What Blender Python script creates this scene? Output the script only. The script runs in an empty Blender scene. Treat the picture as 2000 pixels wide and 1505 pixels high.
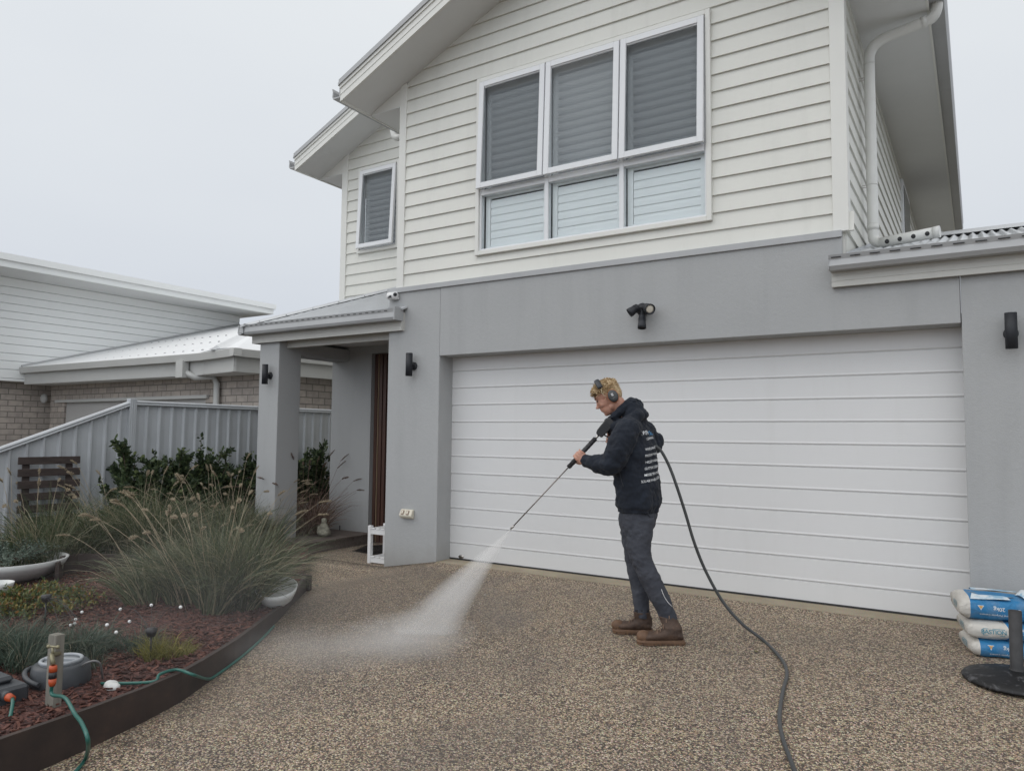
import bpy, bmesh, math, random
import numpy as np
from mathutils import Vector, Matrix, noise
from mathutils.bvhtree import BVHTree
random.seed(7)
SC = bpy.context.scene
COL = SC.collection
# ------------------------------------------------------------------ camera
YAW, PIT, ROL, FPX = -0.567172, 0.0676426, 0.0097851, 1431.29
CAM = Vector((0, -6.45, 1.345))
cy, sy, cp, sp, cr, sr = (math.cos(YAW), math.sin(YAW), math.cos(PIT), math.sin(PIT), math.cos(ROL), math.sin(ROL))
FW = Vector((sy*cp, cy*cp, sp)); _r = Vector((cy, -sy, 0)); _u = _r.cross(FW)
RT = cr*_r + sr*_u; UP = -sr*_r + cr*_u
cam = bpy.data.cameras.new("camera"); cam.sensor_width = 36; cam.lens = FPX/2000*36
cam.clip_start = .05; cam.clip_end = 3000
co = bpy.data.objects.new("camera", cam); COL.objects.link(co)
m = Matrix((RT, UP, -FW)).transposed().to_4x4(); m.translation = CAM; co.matrix_world = m
SC.camera = co
SC.view_settings.view_transform = 'Standard'; SC.view_settings.look = 'None'
SC.cycles.volume_bounces = 6; SC.view_settings.gamma = 1; SC.view_settings.exposure = 0.05
# ------------------------------------------------------------------ world: overcast sky
W = bpy.data.worlds.new("World"); SC.world = W; W.use_nodes = True
nt = W.node_tree; nt.nodes.clear()
def nd(t, **k):
    n = nt.nodes.new(t)
    for a, b in k.items(): setattr(n, a, b)
    return n
sky = nd('ShaderNodeTexSky', sky_type='NISHITA', sun_disc=False)
sky.sun_elevation = math.radians(42); sky.sun_rotation = math.radians(252)
bg1 = nd('ShaderNodeBackground'); bg1.inputs[1].default_value = 0.06
nt.links.new(sky.outputs[0], bg1.inputs[0])
tc = nd('ShaderNodeTexCoord'); sep = nd('ShaderNodeSeparateXYZ'); nt.links.new(tc.outputs['Generated'], sep.inputs[0])
mp = nd('ShaderNodeMapping'); mp.inputs['Scale'].default_value = (1, 1, 2.2); nt.links.new(tc.outputs['Generated'], mp.inputs[0])
nz = nd('ShaderNodeTexNoise'); nz.inputs['Scale'].default_value = 2.0; nz.inputs['Detail'].default_value = 4
nt.links.new(mp.outputs[0], nz.inputs['Vector'])
ma = nd('ShaderNodeMath', operation='MULTIPLY_ADD'); ma.inputs[1].default_value = .26; nt.links.new(nz.outputs[0], ma.inputs[0]); nt.links.new(sep.outputs['Z'], ma.inputs[2])
rp = nd('ShaderNodeValToRGB'); nt.links.new(ma.outputs[0], rp.inputs[0])
el = rp.color_ramp.elements
el[0].position = 0.0; el[0].color = (.53, .565, .625, 1)
el[1].position = 0.9; el[1].color = (1, 1, 1, 1)
for ps, c in ((.18, (.57, .605, .67, 1)), (.33, (.65, .685, .735, 1)), (.62, (.755, .785, .81, 1))):
    e = el.new(ps); e.color = c
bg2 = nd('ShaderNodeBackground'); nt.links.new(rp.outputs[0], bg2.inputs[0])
# extra sky brightness added behind the camera, out of view, to lift the walls
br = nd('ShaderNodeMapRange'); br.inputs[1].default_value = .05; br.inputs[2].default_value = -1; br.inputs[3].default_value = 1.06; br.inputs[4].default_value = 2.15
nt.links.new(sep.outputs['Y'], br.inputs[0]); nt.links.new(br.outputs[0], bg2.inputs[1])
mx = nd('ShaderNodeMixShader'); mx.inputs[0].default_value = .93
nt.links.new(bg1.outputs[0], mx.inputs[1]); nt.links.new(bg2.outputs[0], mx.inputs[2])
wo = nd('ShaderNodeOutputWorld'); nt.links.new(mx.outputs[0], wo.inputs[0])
sl = bpy.data.lights.new("sun", 'SUN'); sl.energy = .42; sl.angle = math.radians(35); sl.color = (1, .93, .84)
so = bpy.data.objects.new("sun", sl); COL.objects.link(so)
so.rotation_euler = (math.radians(50), 0, math.radians(-72))
# ------------------------------------------------------------------ measuring helpers (photo pixel -> point on a plane of the site)
def ray(x, y): return FW*FPX + RT*(x-1000) - UP*(y-752.5)
def aty(x, y, Y): v = ray(x, y); return CAM + v*((Y-CAM.y)/v.y)
def atx(x, y, X): v = ray(x, y); return CAM + v*((X-CAM.x)/v.x)
def atz(x, y, Z): v = ray(x, y); return CAM + v*((Z-CAM.z)/v.z)
def gz(x, y):
    g = -.05*max(0, -y-.24); t = min(1, max(0, (-4.9-x)/.72)); return g - .125*t
def ong(x, y, off=0):
    z = -.2
    for _ in range(50):
        P = atz(x, y, z); z = .5*z + .5*(gz(P.x, P.y)+off)
    return atz(x, y, z)
# ------------------------------------------------------------------ object helpers
def tag(o, label=None, cat=None, group=None, kind=None):
    if label: o['label'] = label
    if cat: o['category'] = cat
    if group: o['group'] = group
    if kind: o['kind'] = kind
    return o
def thing(name, label, cat, loc=(0, 0, 0), group=None, rz=0):
    o = bpy.data.objects.new(name, None); COL.objects.link(o); o.location = loc; o.rotation_euler = (0, 0, rz)
    o.empty_display_size = .1
    return tag(o, label, cat, group)
class MB:
    def __init__(s): s.v = []; s.f = []; s.sm = []
    def add(s, vs, fs, smooth=False):
        b = len(s.v); s.v += [tuple(v) for v in vs]
        for f in fs: s.f.append([b+i for i in f]); s.sm.append(smooth)
        return s
    def box(s, a, b, M=None):
        x0, y0, z0 = a; x1, y1, z1 = b
        vs = [Vector(p) for p in ((x0,y0,z0),(x1,y0,z0),(x1,y1,z0),(x0,y1,z0),(x0,y0,z1),(x1,y0,z1),(x1,y1,z1),(x0,y1,z1))]
        if M: vs = [M @ v for v in vs]
        return s.add(vs, [(0,3,2,1),(4,5,6,7),(0,1,5,4),(1,2,6,5),(2,3,7,6),(3,0,4,7)])
    def prism(s, prof, p0, p1, A, B):
        """profile (a,b) pairs in axes A,B swept from p0 to p1"""
        p0, p1, A, B = Vector(p0), Vector(p1), Vector(A), Vector(B); n = len(prof)
        vs = [p0+A*a+B*b for a, b in prof]+[p1+A*a+B*b for a, b in prof]
        fs = [(i, (i+1) % n, n+(i+1) % n, n+i) for i in range(n)]
        return s.add(vs, fs+[tuple(range(n))[::-1], tuple(range(n, 2*n))])
    def poly(s, pts, th):
        """flat polygon given thickness vector th"""
        n = len(pts); th = Vector(th); P = [Vector(p) for p in pts]
        return s.add(P+[p+th for p in P], [tuple(range(n)), tuple(range(n, 2*n))[::-1]]+[(i, n+i, n+(i+1) % n, (i+1) % n) for i in range(n)])
    def tube(s, pts, r, n=10, cap=True):
        P = [Vector(p) for p in pts]; R = r if isinstance(r, (list, tuple)) else [r]*len(P)
        up = Vector((0, 0, 1)); rings = []; prev = None
        for i, p in enumerate(P):
            t = (P[min(i+1, len(P)-1)]-P[max(i-1, 0)]).normalized()
            if prev is None:
                a = up if abs(t.z) < .9 else Vector((1, 0, 0)); x = t.cross(a).normalized()
            else: x = (prev - t*prev.dot(t)).normalized()
            prev = x; y = t.cross(x)
            rings.append([p+(x*math.cos(k*2*math.pi/n)+y*math.sin(k*2*math.pi/n))*R[i] for k in range(n)])
        vs = [v for rg in rings for v in rg]; fs = []
        for i in range(len(P)-1):
            for k in range(n): fs.append((i*n+k, i*n+(k+1) % n, (i+1)*n+(k+1) % n, (i+1)*n+k))
        s.add(vs, fs, True)
        if cap:
            b = len(s.v)-len(vs)
            s.f.append([b+k for k in range(n)][::-1]); s.sm.append(False)
            s.f.append([b+(len(P)-1)*n+k for k in range(n)]); s.sm.append(False)
        return s
    def rings(s, rg, cap=True, smooth=True):
        n = len(rg[0]); vs = [v for r in rg for v in r]; fs = []
        for i in range(len(rg)-1):
            for k in range(n): fs.append((i*n+k, i*n+(k+1) % n, (i+1)*n+(k+1) % n, (i+1)*n+k))
        if cap: fs += [tuple(range(n))[::-1], tuple((len(rg)-1)*n+k for k in range(n))]
        return s.add(vs, fs, smooth)
    def lathe(s, prof, c, n=32, M=None):
        c = Vector(c); rg = []
        for r, z in prof:
            q = [Vector((math.cos(k*2*math.pi/n)*r, math.sin(k*2*math.pi/n)*r, z)) for k in range(n)]
            rg.append([(c+(M @ v if M else v)) for v in q])
        return s.rings(rg, cap=True)
    def ball(s, c, r, M=None, nu=16, nv=10):
        c = Vector(c); r = Vector(r) if not isinstance(r, (int, float)) else Vector((r, r, r)); rg = []
        for j in range(nv+1):
            th = math.pi*(j+.02)/(nv+.04)
            q = [Vector((math.sin(th)*math.cos(k*2*math.pi/nu)*r.x, math.sin(th)*math.sin(k*2*math.pi/nu)*r.y, -math.cos(th)*r.z)) for k in range(nu)]
            rg.append([c+(M @ v if M else v) for v in q])
        return s.rings(rg)
    def build(s, name, mat, parent=None, bevel=0, local=False):
        me = bpy.data.meshes.new(name); off = Vector((0, 0, 0))
        if parent is not None and not local:
            pl = parent
            while pl is not None: off += pl.location; pl = pl.parent
        me.from_pydata([tuple(Vector(v)-off) for v in s.v], [], s.f)
        me.polygons.foreach_set('use_smooth', s.sm); me.update()
        bm = bmesh.new(); bm.from_mesh(me); bmesh.ops.recalc_face_normals(bm, faces=bm.faces)
        if bevel: bmesh.ops.bevel(bm, geom=bm.edges[:]+bm.verts[:], offset=bevel, segments=1, affect='EDGES', clamp_overlap=True)
        bm.to_mesh(me); bm.free()
        o = bpy.data.objects.new(name, me); COL.objects.link(o)
        if mat: me.materials.append(mat)
        if parent is not None: o.parent = parent
        return o
def center(o, z=None):
    """move a single-mesh thing's origin to the base of its shape"""
    me = o.data; n = len(me.vertices); a = np.empty(n*3); me.vertices.foreach_get('co', a); a = a.reshape(-1, 3)
    c = np.array([(a[:, 0].min()+a[:, 0].max())/2, (a[:, 1].min()+a[:, 1].max())/2, a[:, 2].min()])
    a -= c; me.vertices.foreach_set('co', a.ravel()); me.update(); o.location = Vector(c)+o.location
    return o
def resolve(name, mb, mat, parent, voxel=.005, smooth=3, disp=None, keep=None):
    """voxel-remesh a union of closed shapes into one continuous surface"""
    o = mb.build(name, None, None)
    r = o.modifiers.new('r', 'REMESH'); r.mode = 'VOXEL'; r.voxel_size = voxel; r.use_smooth_shade = True
    sm = o.modifiers.new('s', 'SMOOTH'); sm.iterations = smooth; sm.factor = .5
    if disp:
        for k, (st, sz) in enumerate(disp):
            tx = bpy.data.textures.new(name+'_fold', 'CLOUDS'); tx.noise_scale = sz; tx.noise_depth = 1
            d = o.modifiers.new('d%d' % k, 'DISPLACE'); d.texture = tx; d.strength = st; d.mid_level = .5
    dg = bpy.context.evaluated_depsgraph_get(); ev = o.evaluated_get(dg)
    me = bpy.data.meshes.new_from_object(ev); off = Vector((0, 0, 0)); pl = parent
    while pl is not None: off += pl.location; pl = pl.parent
    me.transform(Matrix.Translation(-off)); old = o.data; bpy.data.objects.remove(o); bpy.data.meshes.remove(old)
    me.name = name; me.materials.clear(); me.materials.append(mat)
    me.polygons.foreach_set('use_smooth', [True]*len(me.polygons))
    q = bpy.data.objects.new(name, me); COL.objects.link(q)
    if parent is not None: q.parent = parent
    return q
def text_mesh(txt, h, ext=.0004, space=1.0):
    cu = bpy.data.curves.new('t', 'FONT'); cu.body = txt; cu.size = h*1.38; cu.extrude = ext; cu.align_x = 'CENTER'; cu.align_y = 'CENTER'; cu.space_character = space
    cu.offset = h*.012
    o = bpy.data.objects.new('t', cu); COL.objects.link(o)
    dg = bpy.context.evaluated_depsgraph_get(); me = bpy.data.meshes.new_from_object(o.evaluated_get(dg))
    bm = bmesh.new(); bm.from_mesh(me)
    for _ in range(2):
        ed = [e for e in bm.edges if e.calc_length() > h*.35]
        if ed: bmesh.ops.subdivide_edges(bm, edges=ed, cuts=1)
    bmesh.ops.triangulate(bm, faces=bm.faces); bm.to_mesh(me); bm.free()
    vs = [v.co.copy() for v in me.vertices]; fs = [tuple(p.vertices) for p in me.polygons]
    bpy.data.objects.remove(o); bpy.data.curves.remove(cu); bpy.data.meshes.remove(me)
    return vs, fs
def print_on(mb, vs, fs, O, X, Y, bvh, D, lift=.002):
    """lay lettering on a curved surface: O + x*X + y*Y thrown along D onto bvh"""
    out = []
    for v in vs:
        p = Vector(O)+Vector(X)*v.x+Vector(Y)*v.y
        hit, nrm, _, _ = bvh.ray_cast(p-Vector(D)*.35, Vector(D))
        out.append((hit - Vector(D)*lift) if hit else p)
    mb.add(out, fs)
def bvh_of(o):
    me = o.data; off = Vector((0, 0, 0)); q = o
    while q is not None: off += q.location; q = q.parent
    return BVHTree.FromPolygons([v.co+off for v in me.vertices], [tuple(p.vertices) for p in me.polygons])
# ------------------------------------------------------------------ material helpers
class NT:
    def __init__(s, name):
        s.m = bpy.data.materials.new(name); s.m.use_nodes = True; s.t = s.m.node_tree
        s.b = s.t.nodes['Principled BSDF']; s.o = s.t.nodes['Material Output']; s._tc = None
    def n(s, t, **k):
        q = s.t.nodes.new(t)
        for a, b in k.items(): setattr(q, a, b)
        return q
    def l(s, a, b): s.t.links.new(a, b)
    def tc(s, which='Object', scale=None):
        if not s._tc: s._tc = s.n('ShaderNodeTexCoord')
        o = s._tc.outputs[which]
        if scale is None: return o
        mp = s.n('ShaderNodeMapping'); mp.inputs['Scale'].default_value = scale; s.l(o, mp.inputs[0]); return mp.outputs[0]
    def noise(s, scale, detail=4, rough=.55, vec=None, dist=0):
        q = s.n('ShaderNodeTexNoise'); q.inputs['Scale'].default_value = scale; q.inputs['Detail'].default_value = detail
        q.inputs['Roughness'].default_value = rough; q.inputs['Distortion'].default_value = dist
        s.l(vec if vec is not None else s.tc(), q.inputs['Vector']); return q.outputs[0]
    def vor(s, scale, vec=None, feature='F1', out='Distance', rand=1):
        q = s.n('ShaderNodeTexVoronoi', feature=feature); q.inputs['Scale'].default_value = scale; q.inputs['Randomness'].default_value = rand
        s.l(vec if vec is not None else s.tc(), q.inputs['Vector']); return q.outputs[out]
    def ramp(s, fac, stops, interp='LINEAR'):
        q = s.n('ShaderNodeValToRGB'); q.color_ramp.interpolation = interp; e = q.color_ramp.elements
        while len(e) < len(stops): e.new(.5)
        for i, (p, c) in enumerate(stops):
            e[i].position = p; e[i].color = (c[0], c[1], c[2], 1) if hasattr(c, '__len__') else (c, c, c, 1)
        s.l(fac, q.inputs[0]); return q.outputs[0]
    def mix(s, f, a, b, mode='MIX'):
        q = s.n('ShaderNodeMix', data_type='RGBA', blend_type=mode)
        for i, v in ((0, f), (6, a), (7, b)):
            if hasattr(v, 'node'): s.l(v, q.inputs[i])
            elif i == 0: q.inputs[0].default_value = v
            else: q.inputs[i].default_value = (v[0], v[1], v[2], 1)
        return q.outputs[2]
    def math(s, op, a, b=None, c=None, clamp=False):
        q = s.n('ShaderNodeMath', operation=op, use_clamp=clamp)
        for i, v in enumerate((a, b, c)):
            if v is None: continue
            if hasattr(v, 'node'): s.l(v, q.inputs[i])
            else: q.inputs[i].default_value = v
        return q.outputs[0]
    def col(s, c):
        if hasattr(c, 'node'): s.l(c, s.b.inputs['Base Color'])
        else: s.b.inputs['Base Color'].default_value = (c[0], c[1], c[2], 1)
        return s
    def rough(s, r):
        if hasattr(r, 'node'): s.l(r, s.b.inputs['Roughness'])
        else: s.b.inputs['Roughness'].default_value = r
        return s
    def bump(s, h, strength=.3, dist=.01):
        q = s.n('ShaderNodeBump'); q.inputs['Strength'].default_value = strength; q.inputs['Distance'].default_value = dist
        s.l(h, q.inputs['Height']); s.l(q.outputs[0], s.b.inputs['Normal']); return s
    def set(s, **k):
        for a, v in k.items(): s.b.inputs[a.replace('_', ' ')].default_value = v
        return s
def paint(name, c, rough=.5, var=.06, nscale=1.5, bump=0, bscale=40, dirt=None):
    M = NT(name); n = M.noise(nscale, 5, .6)
    lo = tuple(x*(1-var) for x in c); hi = tuple(min(1, x*(1+var)) for x in c)
    k = M.ramp(n, [(.3, lo), (.7, hi)])
    if dirt:
        st = M.noise(1, 5, .65, vec=M.tc('Object', (7, 7, .55)))
        k = M.mix(M.ramp(st, [(.52, 0), (.8, dirt)]), k, tuple(x*.72 for x in c))
    M.col(k).rough(rough)
    if bump: M.bump(M.noise(bscale, 3), bump, .004)
    return M.m
MT = {}
# house paints
MT['clad'] = paint('weatherboard_paint', (.66, .657, .612), .5, .04, .8, .08, 90, dirt=.25)
MT['trim'] = paint('trim_paint', (.70, .697, .66), .45, .03)
MT['soffit'] = paint('soffit_paint', (.68, .685, .68), .6, .03)
M = NT('grey_render'); n1 = M.noise(.7, 5, .6); n2 = M.noise(130, 4, .7); n3 = M.noise(28, 4, .6)
c = M.ramp(n1, [(.3, (.365, .372, .375)), (.7, (.395, .401, .403))])
c = M.mix(M.ramp(n3, [(.35, .0), (.75, .25)]), c, (.345, .350, .353))
st = M.noise(1, 5, .6, vec=M.tc('Object', (5, 5, .5))); c = M.mix(M.ramp(st, [(.5, 0), (.8, .4)]), c, (.30, .305, .308))
zz_ = M.n('ShaderNodeSeparateXYZ'); M.l(M.tc(), zz_.inputs[0])
c = M.mix(M.ramp(M.math('ADD', zz_.outputs[2], M.math('MULTIPLY', M.noise(6, 5, .65), .3)), [(-0.0, .5), (.34, 0)]), c, (.24, .22, .19))
M.col(c).rough(.85).bump(M.math('ADD', n2, M.math('MULTIPLY', n3, .9)), .5, .005); MT['render'] = M.m
MT['white'] = paint('white_frame', (.72, .73, .745), .35, .02)
M = NT('garage_door_steel'); c = M.ramp(M.noise(.6, 4), [(.3, (.635, .635, .635)), (.7, (.67, .67, .67))])
g = M.noise(1, 5, .7, vec=M.tc('Object', (9, 9, 160)))
dr = M.noise(1, 5, .65, vec=M.tc('Object', (6, 6, .8))); c = M.mix(M.ramp(dr, [(.55, 0), (.85, .18)]), c, (.5, .49, .46))
M.col(c).rough(.38).bump(g, .25, .003); MT['door'] = M.m
MT['gutter'] = paint('gutter_steel', (.385, .392, .398), .35, .05, 2, dirt=.3)
MT['fascia'] = paint('fascia_paint', (.50, .495, .465), .5, .03, dirt=.3)
MT['roof'] = paint('roof_steel', (.50, .515, .53), .38, .06, 2.5, dirt=.25)
MT['roof2'] = paint('white_roof_steel', (.74, .75, .755), .45, .03, 1.0)
MT['pvc'] = paint('pvc_pipe', (.66, .66, .635), .35, .05, 3, dirt=.3)
MT['dark'] = paint('dark_void', (.02, .02, .022), .9, .2)
MT['blackmetal'] = paint('black_powdercoat', (.014, .016, .021), .6, .2)
MT['blackplastic'] = paint('black_plastic', (.022, .022, .024), .5, .3, 8)
MT['steel'] = NT('stainless_steel').col((.45, .43, .41)).rough(.3).set(Metallic=.9).m
MT['cream'] = paint('cream_plastic', (.62, .58, .48), .4, .04, 8)
MT['whiteplastic'] = paint('white_plastic', (.72, .72, .72), .35, .04, 8)
MT['louvre'] = paint('shutter_paint', (.89, .90, .90), .4, .02)
M = NT('window_glass'); M.t.nodes.remove(M.b)
tr = M.n('ShaderNodeBsdfTransparent'); tr.inputs[0].default_value = (.93, .965, .97, 1); gl = M.n('ShaderNodeBsdfGlossy'); gl.inputs['Roughness'].default_value = .03
fr = M.n('ShaderNodeLayerWeight'); fr.inputs[0].default_value = .22
msh = M.n('ShaderNodeMixShader'); M.l(M.math('MULTIPLY', fr.outputs[0], .8), msh.inputs[0]); M.l(tr.outputs[0], msh.inputs[1]); M.l(gl.outputs[0], msh.inputs[2]); M.l(msh.outputs[0], M.o.inputs[0]); MT['glass'] = M.m
M = NT('insect_screen'); tr = M.n('ShaderNodeBsdfTransparent'); msh = M.n('ShaderNodeMixShader'); msh.inputs[0].default_value = .44
M.col((.42, .43, .455)).rough(.8); M.l(tr.outputs[0], msh.inputs[1]); M.l(M.b.outputs[0], msh.inputs[2]); M.l(msh.outputs[0], M.o.inputs[0]); MT['screen'] = M.m
M = NT('timber_door'); v = M.tc('Object', (14, 14, .7)); g = M.noise(3, 6, .6, vec=v)
M.col(M.ramp(g, [(.3, (.055, .026, .02)), (.7, (.10, .05, .037))])).rough(.45).bump(g, .2, .003); MT['timber'] = M.m
M = NT('grey_timber'); v = M.tc('Object', (22, 22, 1.3)); g = M.noise(3, 6, .65, vec=v); c = M.ramp(g, [(.25, (.10, .095, .08)), (.5, (.19, .18, .155)), (.75, (.27, .255, .215))])
c = M.mix(M.ramp(M.noise(6, 4), [(.5, 0), (.75, .5)]), c, (.09, .10, .07)); M.col(c).rough(.85).bump(g, .6, .006); MT['oldwood'] = M.m
M = NT('dark_stained_timber'); v = M.tc('Object', (3, 3, 40)); g = M.noise(2, 6, .6, vec=v); M.col(M.ramp(g, [(.3, (.03, .022, .02)), (.7, (.075, .056, .05))])).rough(.75).bump(g, .4, .004); MT['darkwood'] = M.m
M = NT('deck_timber'); v = M.tc('Object', (2, 30, 20)); g = M.noise(2, 6, .6, vec=v); M.col(M.ramp(g, [(.3, (.06, .045, .038)), (.7, (.13, .10, .085))])).rough(.8).bump(g, .4, .004); MT['deck'] = M.m
M = NT('edging_steel'); g = M.noise(5, 6, .65); c = M.ramp(g, [(.3, (.020, .014, .012)), (.6, (.040, .026, .021)), (.8, (.085, .048, .033))]); M.col(c).rough(.75).bump(g, .25, .005); MT['edging'] = M.m
# exposed aggregate
M = NT('exposed_aggregate')
wv = M.n('ShaderNodeVectorMath', operation='ADD'); nn = M.n('ShaderNodeTexNoise'); nn.inputs['Scale'].default_value = 60; M.l(M.tc(), nn.inputs['Vector'])
sc_ = M.n('ShaderNodeVectorMath', operation='SCALE'); sc_.inputs['Scale'].default_value = .012; M.l(nn.outputs['Color'], sc_.inputs[0]); M.l(M.tc(), wv.inputs[0]); M.l(sc_.outputs[0], wv.inputs[1])
V = wv.outputs[0]
cell = M.vor(118, V, out='Color'); sepc = M.n('ShaderNodeSeparateColor'); M.l(cell, sepc.inputs[0])
c = M.ramp(sepc.outputs[0], [(0, (.035, .027, .022)), (.22, (.07, .05, .038)), (.38, (.19, .135, .092)), (.55, (.36, .265, .175)), (.75, (.52, .40, .27)), (.92, (.68, .58, .44))])
ds = M.vor(118, V); edge = M.ramp(ds, [(.38, 0), (.72, 1)])
c = M.mix(M.math('MULTIPLY', edge, .7), c, (.045, .036, .032))
small = M.vor(210, V, out='Color'); c = M.mix(.22, c, small, 'OVERLAY')
big = M.noise(.55, 5, .6); big2 = M.noise(2.6, 5, .6)
c = M.mix(M.ramp(big, [(.4, .0), (.65, .18)]), c, (.15, .13, .115), 'MIX')
c = M.mix(M.ramp(big2, [(.42, 0), (.72, .16)]), c, (.34, .27, .19), 'MIX')
sx_ = M.n('ShaderNodeSeparateXYZ'); M.l(M.tc(), sx_.inputs[0])
wet = M.math('ADD', M.math('POWER', M.math('MULTIPLY', M.math('ADD', sx_.outputs[0], 4.3), .62), 2), M.math('POWER', M.math('MULTIPLY', M.math('ADD', sx_.outputs[1], 2.0), .62), 2))
wetm = M.ramp(M.math('ADD', wet, M.math('MULTIPLY', M.math('SUBTRACT', M.noise(1.6, 5, .6), .5), 2.2)), [(.45, 1), (1.0, 0)])
c = M.mix(M.math('MULTIPLY', wetm, .28), c, (.055, .043, .035)); gm = M.noise(.9, 4, .5, dist=1.2); c = M.mix(M.ramp(gm, [(.45, 0), (.7, .3)]), c, (.10, .085, .078), 'MIX')
M.col(c).rough(M.math('SUBTRACT', M.ramp(big, [(.3, .6), (.7, .85)]), M.math('MULTIPLY', wetm, .25))).bump(M.ramp(ds, [(0, 1), (.7, 0)]), .9, .005); MT['gravel'] = M.m
M = NT('sandy_concrete'); g = M.vor(300, out='Color'); c = M.mix(.3, M.ramp(M.noise(2.5, 5), [(.3, (.25, .21, .15)), (.7, (.34, .29, .215))]), g, 'OVERLAY')
c = M.mix(M.ramp(M.noise(7, 5), [(.55, 0), (.8, .4)]), c, (.2, .17, .13)); M.col(c).rough(.85).bump(M.noise(220, 3), .4, .003); MT['sand'] = M.m
M = NT('bark_mulch'); v = M.tc('Object', (1, 2.2, 1)); vc = M.vor(38, v, out='Color'); sc2 = M.n('ShaderNodeSeparateColor'); M.l(vc, sc2.inputs[0])
c = M.ramp(sc2.outputs[0], [(0, (.022, .009, .008)), (.4, (.062, .022, .018)), (.75, (.11, .042, .034)), (1, (.15, .07, .056))])
M.col(c).rough(.9).bump(M.vor(38, v), .9, .02); MT['mulch'] = M.m
MT['chip'] = None
def island(name, stops, rough=.6, trans=0, sub=None):
    M = NT(name); g = M.n('ShaderNodeNewGeometry'); c = M.ramp(g.outputs['Random Per Island'], stops)
    if sub: c = M.mix(M.ramp(M.noise(sub[0], 3), [(.4, 0), (.65, sub[1])]), c, sub[2])
    M.col(c).rough(rough)
    if trans:
        td = M.n('ShaderNodeBsdfTranslucent'); M.l(c, td.inputs[0]); ms = M.n('ShaderNodeMixShader'); ms.inputs[0].default_value = trans
        M.l(M.b.outputs[0], ms.inputs[1]); M.l(td.outputs[0], ms.inputs[2]); M.l(ms.outputs[0], M.o.inputs[0])
    return M.m
MT['chip'] = island('mulch_chips', [(0, (.028, .011, .009)), (.5, (.078, .029, .022)), (1, (.15, .066, .048))], .9)
MT['grass'] = island('fountain_grass', [(0, (.035, .05, .025)), (.35, (.065, .09, .042)), (.65, (.11, .135, .07)), (.83, (.21, .20, .125)), (1, (.36, .31, .21))], .55, .25)
MT['grassb'] = island('blue_grass', [(0, (.03, .055, .04)), (.6, (.07, .105, .075)), (.9, (.13, .15, .11)), (1, (.25, .22, .15))], .6, .2)
MT['grassy'] = island('yellow_grass', [(0, (.08, .085, .015)), (.6, (.20, .19, .04)), (1, (.32, .27, .09))], .6, .25)
MT['plume'] = island('seed_plume', [(0, (.26, .21, .14)), (.6, (.42, .35, .25)), (1, (.56, .50, .38))], .8, .25)
MT['plumed'] = island('brown_seed_plume', [(0, (.10, .065, .05)), (.6, (.2, .135, .105)), (1, (.32, .24, .19))], .8, .2)
MT['leaf'] = island('shrub_leaf', [(0, (.022, .036, .018)), (.45, (.042, .066, .030)), (.8, (.075, .11, .045)), (1, (.14, .17, .065))], .6, .15)
MT['leafs'] = island('silver_leaf', [(0, (.04, .065, .05)), (.6, (.095, .13, .10)), (1, (.18, .22, .18))], .6, .1)
MT['leafo'] = island('coloured_leaf', [(0, (.04, .07, .02)), (.5, (.09, .12, .03)), (.8, (.2, .16, .03)), (1, (.24, .10, .03))], .5, .15)
MT['stem'] = paint('woody_stem', (.07, .05, .035), .8, .3, 20)
# brick of the neighbour
M = NT('pale_brick'); sx = M.n('ShaderNodeSeparateXYZ'); M.l(M.tc(), sx.inputs[0]); ad = M.math('ADD', sx.outputs[0], sx.outputs[1]); cb = M.n('ShaderNodeCombineXYZ'); M.l(ad, cb.inputs[0]); M.l(sx.outputs[2], cb.inputs[1])
bt = M.n('ShaderNodeTexBrick'); M.l(cb.outputs[0], bt.inputs['Vector']); bt.inputs['Scale'].default_value = 1; bt.inputs['Brick Width'].default_value = .30; bt.inputs['Row Height'].default_value = .125
bt.inputs['Mortar Size'].default_value = .010; bt.inputs['Color1'].default_value = (.50, .44, .39, 1); bt.inputs['Color2'].default_value = (.39, .345, .31, 1); bt.inputs['Mortar'].default_value = (.22, .20, .18, 1)
c = M.mix(M.ramp(M.noise(9, 5), [(.4, 0), (.7, .35)]), bt.outputs[0], (.18, .165, .16)); M.col(c).rough(.9).bump(M.math('MULTIPLY', bt.outputs['Fac'], -1), .5, .008); MT['brick'] = M.m
MT['fence'] = paint('fence_steel', (.44, .46, .48), .45, .07, 2.5, dirt=.35)
MT['nclad'] = paint('white_boards', (.82, .835, .83), .5, .03, .5)
MT['ngrey'] = paint('grey_fascia', (.50, .50, .485), .5, .04)
MT['ndoor'] = paint('taupe_door', (.46, .45, .44), .5, .03)
MT['stone'] = paint('mossy_stone', (.26, .25, .2), .9, .3, 12, .8, 30)
MT['hoseg'] = paint('green_hose', (.016, .105, .085), .4, .12, 9)
MT['hose'] = paint('grey_hose', (.05, .053, .055), .45, .18, 6, dirt=.4)
MT['orange'] = paint('orange_plastic', (.42, .07, .02), .4, .15, 9)
MT['darktub'] = paint('dark_tub', (.045, .05, .057), .5, .25, 5)
MT['lid'] = paint('grey_lid', (.3, .32, .34), .5, .12, 10)
MT['bowl'] = paint('white_bowl', (.60, .61, .60), .4, .07, 5, dirt=.3)
MT['mat'] = paint('door_mat', (.03, .024, .022), .95, .3, 30)
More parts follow.
